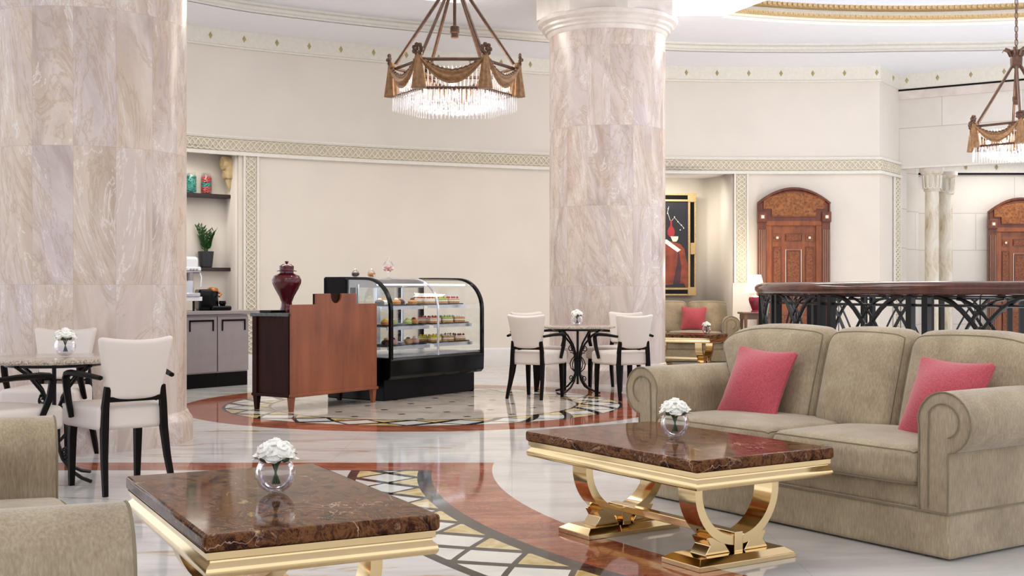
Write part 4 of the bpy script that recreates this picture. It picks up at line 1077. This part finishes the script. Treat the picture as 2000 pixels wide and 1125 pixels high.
for lev, (z, y0) in enumerate(((.565, .03), (.775, .04), (.99, .12))):
    for sd, (x0, x1) in enumerate(((.08, .80), (.88, 1.60))):
        zz = z+.006*sd
        sh = MB(); nb = 14
        for k in range(nb): sh.tube([(x0+(x1-x0)*k/(nb-1), y0, zz), (x0+(x1-x0)*k/(nb-1), .74, zz)], .003, 4)
        for y in (y0, y0+.01, .4, .74): sh.tube([(x0, y, zz), (x1, y, zz)], .005, 4)
        s_ = sh.build('wire_shelf', M['silver'], dc)
        MB().box(((x0+x1)/2, y0-.006, zz-.014), (x1-x0, .008, .036)).build('price_rail', M['silver'], s_, smooth=False)
        shelves[(lev, sd)] = (x0, x1, y0, zz)
for x in (.46, 1.24): MB().box((x, .77, .85), (.025, .02, .76)).build('shelf_upright', M['silver'], dc, smooth=False)
T = Matrix.Translation((-1.334, 12.70, 0)) @ Matrix.Rotation(R(56), 4, 'Z')
lvn = ['bottom', 'middle', 'top']; sdn = ['left', 'right']
def put(o, x, y, z, a=0):
    p = T @ Vector((x, y, z)); o.location = p; o.rotation_euler = (0, 0, R(56)+a)
def slice_(cols, name, label, grp):
    t = empty(name, (0, 0, 0), 0, label, 'pastry', grp); z = 0
    for nm, mt, h in cols:
        MB().box((0, 0, z+h/2), (.095, .055, h)).build(nm, M[mt], t, bevel=.004); z += h
    tp = MB()
    for k in range(4): tp.sphere((-.034+.023*k, .004*(-1)**k, z+.006), .011, 8)
    tp.build('topping', M[{'cream': 'berry', 'pist': 'pist', 'pinkcr': 'berry', 'lemon': 'lemon', 'pastry': 'cream'}[cols[-1][1]]], t)
    return t
def bun(mt, top, name, label, grp, s=1.):
    t = empty(name, (0, 0, 0), 0, label, 'pastry', grp)
    MB().lathe([(.022*s, 0), (.034*s, .006), (.036*s, .02*s+.004), (.026*s, .034*s), (.001, .040*s)], 16).build('base', M[mt], t)
    MB().sphere((0, 0, .040*s), .018*s, 8, (1, 1, .7)).build('topping', M[top], t)
    return t
KR = {2: [('cream', 'strawberry cream slice'), ('pist', 'pale pistachio slice'), ('pinkcr', 'coral fruit slice')],
      1: [('pinkcr', 'pink berry slice'), ('pist', 'green layered slice'), ('pastry', 'golden fruit slice')],
      0: [('lemon', 'bright yellow glazed slice'), ('pastry', 'golden pastry slice'), ('cream', 'white cream slice')]}
KL = {2: [('choc', 'cream', 'dark chocolate tartlet'), ('cream', 'pastry', 'small cream bun'), ('pastry', 'cream', 'golden round bun'), ('choc', 'pastry', 'glazed chocolate bun'), ('pastry', 'choc', 'brown glazed round tart')],
      1: [('pastry', 'lemon', 'golden custard tart'), ('pist', 'cream', 'green domed cake'), ('pist', 'pist', 'second green domed cake'), ('pastry', 'berry', 'golden tart with red fruit')],
      0: [('choc', 'pastry', 'dark iced bun'), ('pinkcr', 'choc', 'brown chocolate cake'), ('pastry', 'choc', 'dusted brown cake'), ('pinkcr', 'cream', 'pink cream cake')]}
posn = ['leftmost', 'second from left', 'third from left', 'fourth from left', 'rightmost']
for (lev, sd), (x0, x1, y0, z) in shelves.items():
    tr_ = MB(); tr_.box((0, 0, .004), (x1-x0-.03, .30, .006)); 
    tr_.tube([(-(x1-x0)/2+.02, -.145, .010), ((x1-x0)/2-.02, -.145, .010), ((x1-x0)/2-.02, .145, .010), (-(x1-x0)/2+.02, .145, .010)], .004, 4, closed=True)
    o = tr_.build('pastry_tray', M['tray'], smooth=False); put(o, (x0+x1)/2, y0+.17, z+.006)
    tag(o, 'black serving tray on the %s %s shelf of the pastry case' % (lvn[lev], sdn[sd]), 'tray', 'black trays in the pastry case')
    if sd:
        for k, (mt, nm) in enumerate(KR[lev]):
            lay = [('sponge', 'pastry', .018), ('filling', 'cream', .012), ('layer', mt, .014)]
            x = x0+.13+k*.23
            for rw, yy in enumerate((y0+.085, y0+.235)):
                q = slice_(lay, 'cake_slice', '%s in the %s row on the %s right tray' % (nm, ('front', 'back')[rw], lvn[lev]), 'cake slices in the pastry case')
                put(q, x+.01*rw, yy, z+.014, R(-30))
                q.scale = (1.4, 1.4, 1.4)
    else:
        n = len(KL[lev])
        for k, (mt, tp, nm) in enumerate(KL[lev]):
            q = bun(mt, tp, 'round_pastry', '%s, %s on the %s left tray' % (nm, posn[k] if k < n-1 else 'rightmost', lvn[lev]), 'round pastries in the pastry case', 1.45)
            put(q, x0+.10+k*(.56/(n-1)), y0+.10+.06*(k % 2), z+.017)
# glass cloches on top
def cloche(x, y, h, r, label, stem=.0, fill='choc'):
    p = T @ Vector((x, y, 1.305)); t = empty('glass_cloche', p, 0, label, 'jar', 'glass jars on the pastry case')
    if stem:
        MB().lathe([(.045, 0), (.045, .004), (.008, .012), (.008, stem), (.02, stem+.004)], 20).build('foot', M['vaseglass'], t)
    else: MB().lathe([(r*1.1, 0), (r*1.15, .006), (.01, .006)], 24).build('plate', M['vaseglass'], t)
    pr = [(.02, stem+.006), (r*.8, stem+.02), (r, stem+h*.3), (r*.96, stem+h*.5), (r*.55, stem+h*.75), (.012, stem+h*.86), (.008, stem+h*.9), (.016, stem+h*.95), (.001, stem+h)]
    MB().open_lathe(pr, 28).build('dome', M['vaseglass'], t)
    rnd = random.Random(int(x*100)); cz = MB()
    for k in range(26):
        a = rnd.random()*6.28; q = r*.68*math.sqrt(rnd.random()); zz = stem+.022+rnd.random()*h*.28
        cz.sphere((q*math.cos(a), q*math.sin(a), zz), .014, 6, (1, 1, .7))
    c = cz.build('sweets', M[fill]); c.location = p
    tag(c, 'heap of sweets inside the '+label.split(' on ')[0], 'sweets', None, 'stuff')
cloche(.36, .72, .10, .048, 'small glass cloche on the case, leftmost', 0, 'choc')
cloche(.63, .72, .105, .05, 'small glass cloche on the case, in the middle', 0, 'pastry')
cloche(.90, .70, .17, .066, 'tall footed glass jar on the pastry case', .06, 'pinkcr')

# ================================================================== COFFEE COUNTER
ca = R(52); d0 = Vector((-3.81, 14.20)); dd = Vector((math.cos(ca), math.sin(ca))); nb_ = Vector((-dd.y, dd.x))
def fridge(u0, u1, label):
    o0 = d0+dd*u0; t = empty('undercounter_fridge', (o0.x, o0.y, 0), ca, label, 'fridge', 'steel undercounter fridge units'); w_ = u1-u0
    MB().box((w_/2, .36, .085), (w_, .66, .17)).build('kick_plinth', M['black'], t, smooth=False)
    MB().box((w_/2, .38, .52), (w_, .70, .70)).build('cabinet', M['steel'], t, smooth=False)
    MB().box((w_/2, .015, .515), (w_-.012, .03, .66)).build('door_panel', M['steel'], t, bevel=.004)
    MB().box((w_/2, -.004, .80), (w_*.74, .022, .022)).build('handle', M['black'], t, smooth=False)
    for x in (w_*.14, w_*.86): MB().box((x, -.004, .74), (.014, .016, .13)).build('handle_end', M['black'], t, smooth=False)
fridge(-.43, -.03, 'steel undercounter fridge door hidden partly by the left column')
fridge(-.02, .45, 'steel undercounter fridge with black handle, left door in view')
fridge(.455, .93, 'steel undercounter fridge beside the host desk')
o0 = d0-dd*.42
ct = MB().box((.78, .36, 0), (1.64, .80, .04)).build('steel_countertop', M['steel'], smooth=False, bevel=.004); ct.location = (o0.x, o0.y, .895); ct.rotation_euler = (0, 0, ca); tag(ct, 'long pale steel worktop over the fridges', 'countertop')
def on_counter(u, v): p = d0+dd*u+nb_*v; return p
# shelves
def wall_shelf(px0, px1, z, label):
    sm = (s_px(px0)+s_px(px1))/2; p, n = at_s(sm); p = p-n*.42; L_ = s_px(px1)-s_px(px0)
    o = MB().box((0, 0, 0), (L_, .24, .05)).build('floating_shelf', M['shelf'], smooth=False, bevel=.003)
    q = p+n*.12; o.location = (q.x, q.y, z-.025); o.rotation_euler = (0, 0, math.atan2(n.y, n.x)+R(90)); tag(o, label, 'shelf', 'dark floating wall shelves'); return o, q, n
sh1, q1, n1 = wall_shelf(300, 466, 2.50, 'dark floating shelf with the candy jars, upper one')
sh2, q2, n2 = wall_shelf(300, 466, 1.475, 'dark floating shelf with the potted plant, lower one')
def on_shelf(px, q, n):
    d = Vector((-n.y, n.x)); t = (px-1000)/F; k = (t*q.y-q.x)/(d.x-t*d.y); return q+d*k
def candy_jar(px, label, mats):
    p = on_shelf(px, q1, n1); t = empty('candy_jar', (p.x, p.y, 2.50), 0, label, 'jar', 'glass candy jars')
    MB().open_lathe([(.001, .004), (.07, .004), (.076, .02), (.076, .23), (.06, .255), (.06, .275)], 28).build('glass_body', M['vaseglass'], t)
    MB().lathe([(.062, .275), (.066, .28), (.06, .295), (.02, .30), (.001, .30)], 24).build('lid', M['vaseglass'], t)
    rnd = random.Random(px)
    for bi, (mt, z0, z1) in enumerate(mats):
        m_ = MB()
        for k in range(int(260*(z1-z0)/.24)):
            a = rnd.random()*6.28; q = .06*math.sqrt(rnd.uniform(.35, 1)); m_.sphere((q*math.cos(a), q*math.sin(a), rnd.uniform(z0, z1)), .0135, 6, (1.2, .8, .7))
        o = m_.build('wrapped_candy', M[mt]); o.location = (p.x, p.y, 2.50)
        tag(o, '%s wrapped candies filling the %s, layer %s' % ({'teal': 'teal', 'coral': 'coral pink'}[mt], 'left jar' if px < 390 else 'right jar', ('bottom', 'middle', 'top')[bi]) if len(mats) > 1 else 'teal wrapped candies filling the left jar', 'candy', None, 'stuff')
candy_jar(373, 'tall glass jar of teal candies, left on the upper shelf', [('teal', .015, .24)])
candy_jar(403, 'tall glass jar of coral and teal candies, right on the upper shelf', [('coral', .015, .10), ('teal', .10, .16), ('coral', .165, .24)])
p = on_shelf(400, q2, n2)+n2*.035
pt = empty('potted_plant', (p.x, p.y, 1.475), 0, 'small leafy green plant in a charcoal pot on the lower shelf', 'plant')
MB().lathe([(.075, 0), (.085, .01), (.108, .21), (.108, .225), (.098, .225), (.095, .19), (.001, .19)], 28).build('pot', M['pot'], pt)
lf = MB(); stm = MB(); rnd = random.Random(3)
for k in range(9):
    a = 2*math.pi*k/9+.3; ln = .22+.14*rnd.random(); lean = .15+.25*rnd.random()
    if k == 4: ln = .38; lean = .12
    pts = [Vector((.02*math.cos(a), .02*math.sin(a), .19))+Vector((math.cos(a)*lean*ln*u*u, math.sin(a)*lean*ln*u*u, ln*u)) for u in [i/8 for i in range(9)]]
    stm.tube(pts, .006, 5)
    for i in range(2, 9):
        for sg in (-1, 1):
            Mx = Matrix.Translation(pts[i]) @ Matrix.Rotation(a+sg*R(75), 4, 'Z') @ Matrix.Rotation(R(50), 4, 'Y')
            s_ = .048; lf.add([(0, 0, 0), (s_*.35, .012, s_*.8), (0, 0, s_*2.1), (s_*.35*0-.0, -.014, s_*.9)], [(0, 1, 2), (0, 2, 3)], Mx)
lf.build('foliage', M['green'], pt, smooth=False); stm.build('stem', M['stem'], pt)
# espresso machine on its white stand
p = on_counter(.13, .34)
sd = empty('machine_stand', (p.x, p.y, .915), ca, 'small white stand lifting the espresso machine off the counter', 'stand')
em_h = 1.2
MB().box((0, 0, .145), (.46, .34, .05)).build('platform', M['white'], sd, bevel=.004)
for x in (-.17, .14):
    for y in (-.12, .12): MB().tube([(x, y, 0), (x, y, .122)], .014, 8).build('leg', M['black'], sd)
em = empty('espresso_machine', (p.x, p.y, 1.085), ca, 'white and chrome espresso machine half hidden by the left column', 'coffee machine')
em.scale = (1, 1, em_h)
MB().box((0, .04, .20), (.36, .24, .40)).build('rear_housing', M['silver'], em, bevel=.02)
MB().box((0, -.05, .33), (.38, .22, .14)).build('upper_body', M['white'], em, bevel=.03)
MB().box((0, -.07, .02), (.38, .24, .04)).build('drip_tray', M['silver'], em, bevel=.01)
MB().tube([(-.2, -.15, .27), (.2, -.15, .27)], .035, 12).build('chrome_bar', M['silver'], em)
for x in (-.09, .09): MB().lathe([(.03, .16), (.035, .22), (.035, .245)], 20, (x, -.13, 0)).build('group_head', M['steel'], em)
MB().tube([(.205, -.12, .30), (.225, -.16, .2), (.225, -.15, .1)], .007, 6).build('steam_wand', M['silver'], em)
MB().lathe([(.035, .40), (.04, .42), (.035, .46), (.001, .47)], 16, (-.08, 0, 0)).build('bean_hopper', M['white'], em)
for k in range(3): MB().sphere((.05+.045*k, -.19, .27), .012, 8).build('button', M['steel'], em)
p = on_counter(.56, .30)
cm = empty('capsule_coffee_machine', (p.x, p.y, .915), ca-R(25), 'glossy black capsule coffee machine with copper top on the steel worktop', 'coffee machine')
MB().soft((.09, .13, .13), .03, 4, None, Matrix.Translation((-.05, .05, .13))).build('water_tank', M['blackgloss'], cm)
MB().lathe([(.075, 0), (.08, .05), (.07, .16), (.075, .22), (.06, .26), (.001, .27)], 24, (.04, 0, 0)).build('brewing_head', M['blackgloss'], cm)
MB().lathe([(.072, .235), (.074, .25), (.06, .275), (.001, .285)], 24, (.04, 0, 0)).build('copper_cap', M['copper'], cm)
MB().tube([(.10, -.04, .23), (.13, -.07, .2), (.10, -.09, .17)], .014, 8).build('copper_spout', M['copper'], cm)
MB().soft((.12, .10, .028), .02, 4, None, Matrix.Translation((.12, -.06, .030))).build('cup_platform', M['blackgloss'], cm)
MB().lathe([(.03, 0), (.045, .03), (.04, .06)], 20, (.15, -.06, .058)).build('drip_bowl', M['blackgloss'], cm)
# corbel scroll
cs, cn = at_s(s_px(459)-.0); cs = cs-cn*.22
cb = empty('scroll_corbel', (cs.x, cs.y, 2.75), math.atan2(cn.y, cn.x)+R(90), 'carved sand coloured scroll bracket on the niche wall', 'corbel')
sp = []
M['sand'] = simple('sand_plaster', '#CDB487', .6, var=.12, scale=15)
for nm, cz, r_, wd in (('upper_volute', .19, .10, .11), ('lower_volute', .03, .06, .09)):
    MB().lathe([(.01, -wd), (r_*.9, -wd), (r_, -wd*.8), (r_*.92, 0), (r_, wd*.8), (r_*.9, wd), (.01, wd)], 32, Mx=Matrix.Translation((0, 0, cz)) @ Matrix.Rotation(R(90), 4, 'Y')).build(nm, M['sand'], cb)
MB().soft((.07, .10, .14), .03, 5, None, Matrix.Translation((0, .02, .11))).build('neck', M['sand'], cb)
MB().lathe([(.005, -.20), (.03, -.13), (.05, -.06), (.055, .0), (.04, .03)], 20, (0, .02, 0)).build('pendant_leaf', M['sand'], cb)
MB().lathe([(.012, -.12), (.05, -.118), (.05, -.108), (.085, -.108), (.085, -.112)], 24, Mx=Matrix.Translation((0, 0, .19)) @ Matrix.Rotation(R(90), 4, 'Y')).build('volute_ring', M['sand'], cb)

# ================================================================== PAINTING, LAMP, SIDE TABLE
pn_, nn = at_s(s_px(1290)); pc = ray_pt(1290, 20.68)
pa = empty('framed_still_life', (pc[0], pc[1], 1.06), R(6), 'black and gold framed still life painting above the niche sofa', 'painting')
PW, PH = 1.22, 1.74
def frame_rect(w0, w1, y0, y1, name, mat):
    mb = MB()
    for sx in (-1, 1): mb.box((sx*(w0+w1)/2, (y0+y1)/2, PH/2), (w1-w0, y1-y0, PH-(PW-2*w1)))
    for z in ((PW/2-w0), (PW/2-w1)): pass
    a = PW/2-(w0+w1)/2; th = w1-w0
    for zz in (a, PH-a): mb.box((0, (y0+y1)/2, zz), (w1*2, y1-y0, th))
    return mb.build(name, mat, pa, smooth=False, bevel=.004)
frame_rect(PW/2-.03, PW/2, -.04, .03, 'outer_frame', M['goldtrim'])
frame_rect(PW/2-.10, PW/2-.03, -.025, .03, 'black_frame', M['black'])
frame_rect(PW/2-.135, PW/2-.10, -.035, .03, 'inner_gilt_frame', M['goldtrim'])
for sx in (-1, 1):
    for z in (.07, PH-.07): MB().box((sx*(PW/2-.07), -.035, z), (.15, .03, .15)).build('corner_ornament', M['goldtrim'], pa, smooth=False, bevel=.01)
    MB().box((sx*(PW/2-.05), -.035, PH*.46), (.09, .03, .2)).build('side_ornament', M['goldtrim'], pa, smooth=False, bevel=.01)
M['night'] = simple('painted_dark_ground', '#1B1B26', .5, var=.3, scale=3)
M['cloth'] = simple('painted_red_cloth', '#8E3E28', .5, var=.35, scale=7)
M['clothd'] = simple('painted_cloth_fold', '#4A2430', .5, var=.3, scale=7)
MB().box((0, 0, PH/2), (PW-.22, .02, PH-.22)).build('canvas', M['night'], pa, smooth=False)
def flat(poly, y, name, mat): MB().prism(poly, y-.002, y).build(name, M[mat], pa, smooth=False)
flat([(-.48, .13), (.46, .13), (.50, .28), (.49, .45), (.45, .62), (.41, .80), (.34, .88), (.10, .95), (-.48, .97)], -.012, 'painted_tablecloth', 'cloth')
flat([(.20, .13), (.33, .13), (.36, .50), (.31, .78), (.28, .52)], -.015, 'painted_fold', 'clothd')
flat([(-.20, .13), (-.08, .13), (-.12, .55), (-.22, .80), (-.20, .5)], -.015, 'painted_fold', 'clothd')
flat([(-.48, .13), (.45, .13), (.40, .21), (.10, .18), (-.48, .25)], -.018, 'painted_shadow', 'night')
vp = [(.03, 1.00), (.06, 1.04), (.065, 1.10), (.045, 1.15), (.016, 1.19), (.014, 1.26), (.022, 1.28)]
flat([(x+.18, z) for x, z in vp]+[(-x+.18, z) for x, z in reversed(vp)], -.016, 'painted_vase', 'berry')
flat([(.19, .96), (.21, .92), (.27, .92), (.30, .96), (.305, 1.01), (.17, 1.01)], -.019, 'painted_bowl', 'cream')
flat([(.02, .93), (.10, .96), (.35, .78), (.29, .74)], -.020, 'painted_paper', 'white')
flat([(-.30, .95), (-.14, .95), (-.12, 1.02), (-.16, 1.10), (-.28, 1.10), (-.32, 1.02)], -.016, 'painted_pot', 'clothd')
tw = MB(); tw.tube([(.18, -.014, 1.27), (.24, -.014, 1.33), (.32, -.014, 1.24), (.40, -.014, 1.16)], .004, 4); tw.tube([(.17, -.014, 1.27), (.12, -.014, 1.42), (.14, -.014, 1.52)], .004, 4)
for q in ((.30, 1.26), (.36, 1.2), (.40, 1.15), (.24, 1.34), (.13, 1.48), (.12, 1.40), (.34, 1.12)): tw.sphere((q[0], -.014, q[1]), .012, 6)
tw.build('painted_blossom', M['ivory'], pa)

tx, ty = ray_pt(1474, 18.9)
st_ = empty('side_table', (tx, ty, 0), 0, 'small wooden side table carrying the lit lamp', 'side table')
MB().box((0, 0, .80), (.46, .44, .03)).build('table_top', M['tablewood'], st_, bevel=.008)
MB().box((0, 0, .745), (.40, .38, .08)).build('apron', M['tablewood'], st_, smooth=False)
for x in (-.17, .17):
    for y in (-.16, .16): MB().lathe([(.016, 0), (.02, .1), (.014, .3), (.024, .6), (.028, .71)], 12, (x, y, 0)).build('leg', M['tablewood'], st_)
la = empty('table_lamp', (tx+.005, ty, .815), 0, 'lit table lamp with burgundy base and pale shade', 'lamp')
MB().lathe([(.06, 0), (.06, .02), (.045, .03), (.06, .07), (.09, .15), (.10, .20), (.09, .235), (.04, .255), (.02, .27)], 32).build('lamp_base', M['lampburg'], la)
MB().tube([(0, 0, .26), (0, 0, .36)], .008, 8).build('stem', M['gold'], la)
MB().open_lathe([(.18, .30), (.12, .47), (.095, .58)], 32).build('lamp_shade', M['shade'], la)
MB().sphere((0, 0, .42), .03, 10).build('bulb', M['bulb'], la)
pl = bpy.data.lights.new('lamp_glow', 'POINT'); pl.energy = 14; pl.color = (1, .82, .6); pl.shadow_soft_size = .05
po = bpy.data.objects.new('lamp_glow', pl); COL.objects.link(po); po.location = (tx, ty, 1.48)
p2 = po.copy(); COL.objects.link(p2); p2.location = (tx, ty-.05, 1.07); p2.data = pl.copy(); p2.data.energy = 3

# ================================================================== CHANDELIERS
ch = empty('crystal_chandelier', (888/F*0+(888-1000)/F*11.2, 11.2, 0), 0, 'large nearer chandelier with bronze swags and crystal fringe, left of the central column', 'chandelier', 'bronze swag chandeliers')
RR = .585; ZR = 3.255; ZL = 2.965; HUB = 4.06
hexp = [Vector((RR*math.cos(R(60*k)), RR*math.sin(R(60*k)), 0)) for k in range(6)]
def crown():
    mb = MB(); mb.lathe([(.03, -.10), (.07, -.07), (.075, .02), (.06, .08), (.09, .12)], 16)
    for k in range(8):
        a = 2*math.pi*k/8; c, s = math.cos(a), math.sin(a)
        mb.tube([(c*.07, s*.07, .05), (c*.10, s*.10, .12), (c*.15, s*.15, .14), (c*.17, s*.17, .11)], [.018, .022, .016, .006], 5, flat=.6)
    return mb
crown().build('crown_hub', M['bronze'], ch, Mx=Matrix.Translation((0, 0, HUB)))
MB().tube([(0, 0, HUB), (0, 0, 3.60)], .016, 8).build('centre_rod', M['bronze'], ch)
MB().lathe([(.02, 3.50), (.035, 3.50), (.035, 3.54), (.045, 3.545), (.045, 3.60), (.02, 3.61)], 20).build('rod_finial', M['bronze'], ch)
chn = MB()
for k in range(12):
    z = HUB+.14+k*.085
    ax = k % 2
    chn.tube([((math.cos(q)*.02 if ax else 0), (0 if ax else math.cos(q)*.02), z+math.sin(q)*.045) for q in [2*math.pi*i/10 for i in range(10)]], .006, 4, closed=True)
chn.tube([(0, 0, HUB+.1), (0, 0, 5.15)], .004, 4)
chn.build('chain', M['bronze'], ch)
bars = MB()
bars.tube([(p.x*.93, p.y*.93, ZR-.04) for p in hexp], .016, 6, closed=True)
bars.build('upper_ring', M['bronze'], ch)
MB().tube([(p.x*.9, p.y*.9, ZL) for p in hexp], .014, 6, closed=True).build('lower_ring', M['bronze'], ch)
for k, p in enumerate(hexp):
    MB().tube([(p.x*.07, p.y*.07, HUB-.05), (p.x*.93, p.y*.93, ZR)], .0165, 8).build('suspension_pole', M['bronze'], ch)
    q = MB(); rz_ = R(60*k)
    for j in range(7):
        a = 2*math.pi*j/7; q.sphere((.006, .040*math.cos(a), .040*math.sin(a)), .023, 8, (.8, 1, 1))
    q.sphere((.02, 0, 0), .02, 8)
    q.build('rosette', M['bronze'], ch, Mx=Matrix.Translation((p.x*1.02, p.y*1.02, ZR+.04)) @ Matrix.Rotation(rz_, 4, 'Z'))
    MB().lathe([(.030, .01), (.034, -.06), (.048, -.18), (.064, -.30), (.058, -.303)], 36, fn=lambda a, z: 1+.10*math.sin(a*9)*min(1, -z*6+.2)).build('tassel_drape', M['drape'], ch, Mx=Matrix.Translation((p.x, p.y, ZR-.0)))
    p2_ = hexp[(k+1) % 6]; sw = MB(); nu, nv = 20, 10; vs = []
    on = ((p+p2_)/2).normalized()
    for i in range(nu+1):
        u = i/nu; sag = 1-(2*u-1)**2
        for j in range(nv+1):
            v = j/nv; z = ZR+.0-.135*sag-(.03+.10*sag)*v
            o_ = .025*math.sin(math.pi*v)+.012*math.sin(v*math.pi*4.5)*sag
            c = p.lerp(p2_, u)+on*(o_+.01); vs.append((c.x, c.y, z))
    sw.add(vs, [(i*(nv+1)+j, i*(nv+1)+j+1, (i+1)*(nv+1)+j+1, (i+1)*(nv+1)+j) for i in range(nu) for j in range(nv)])
    sob = sw.build('swag_drape', M['drape'], ch, ang=60)
    lv = MB()
    for i in range(1, 15):
        u = i/15; sag = 1-(2*u-1)**2; c = p.lerp(p2_, u)+on*.02; dirx = (p2_-p).normalized()*(1 if u > .5 else -1)
        z = ZR-.135*sag
        a0 = Vector((c.x, c.y, z-.012)); tip = a0+dirx*.035*(-1 if False else 1)+Vector((0, 0, .030)); sd_ = on*.012
        lv.add([tuple(a0-dirx*.02), tuple(a0+sd_), tuple(tip), tuple(a0-sd_)], [(0, 1, 2), (0, 2, 3)])
        lv.tube([tuple(a0-dirx*.02), tuple(a0)], .012, 5)
    lv.build('leaf_edging', M['bronze'], sob, smooth=False)
# crystal fringe: one shared prism mesh
pm = MB().lathe([(.001, 0), (.006, -.012), (.006, -.125), (.001, -.14)], 5).build('crystal_prism', M['crystal'], ch, smooth=False)
per = [hexp[k].lerp(hexp[(k+1) % 6], (j+.5)/15)*.99 for k in range(6) for j in range(15)]
pm.location = (per[0].x, per[0].y, ZL-.01)
for c in per[1:]:
    o = pm.copy(); COL.objects.link(o); o.location = (c.x, c.y, ZL-.01)
rest = MB(); rnd = random.Random(9)
for rr, nn_, zt_, ln in ((.86, 84, ZL+.20, .17), (.80, 60, ZL, .13), (.66, 54, ZL-.0, .14), (.5, 40, ZL-.03, .12)):
    for k in range(nn_):
        a = 6*k/nn_; i = int(a); c = hexp[i].lerp(hexp[(i+1) % 6], a-i)*rr
        rest.lathe([(.001, 0), (.006, -.012), (.006, -ln+.015), (.001, -ln)], 4, (c.x, c.y, zt_))
for k in range(330):
    q = math.sqrt(rnd.random())*.43; a = rnd.random()*6.28; z = 2.79+.09*(q/.43)**2+rnd.random()*.05
    rest.sphere((q*math.cos(a), q*math.sin(a), z), .010, 5)
tag(rest.build('crystal_beads', M['crystal'], ch, smooth=False), kind='stuff')
for k in range(6):
    a = R(60*k+30); c = (.33*math.cos(a), .33*math.sin(a), 3.03)
    b_ = MB().sphere(c, .024, 10, (1, 1, 1.6)).build('bulb', M['bulb'], ch)
    MB().tube([(c[0], c[1], 2.96), (c[0], c[1], 3.0)], .012, 6).build('bulb_holder', M['bronze'], b_)
ch2 = place(copy_tree(ch), ((1985-1000)/F*15.3, 15.3, 0), R(12), 'smaller looking chandelier on a chain at the right edge, over the stairwell')
for c in (ch, ch2):
    l = bpy.data.lights.new('chandelier_glow', 'POINT'); l.energy = 20; l.color = (1, .88, .72); l.shadow_soft_size = .12
    o = bpy.data.objects.new('chandelier_glow', l); COL.objects.link(o); o.location = (c.location.x, c.location.y, 3.15)
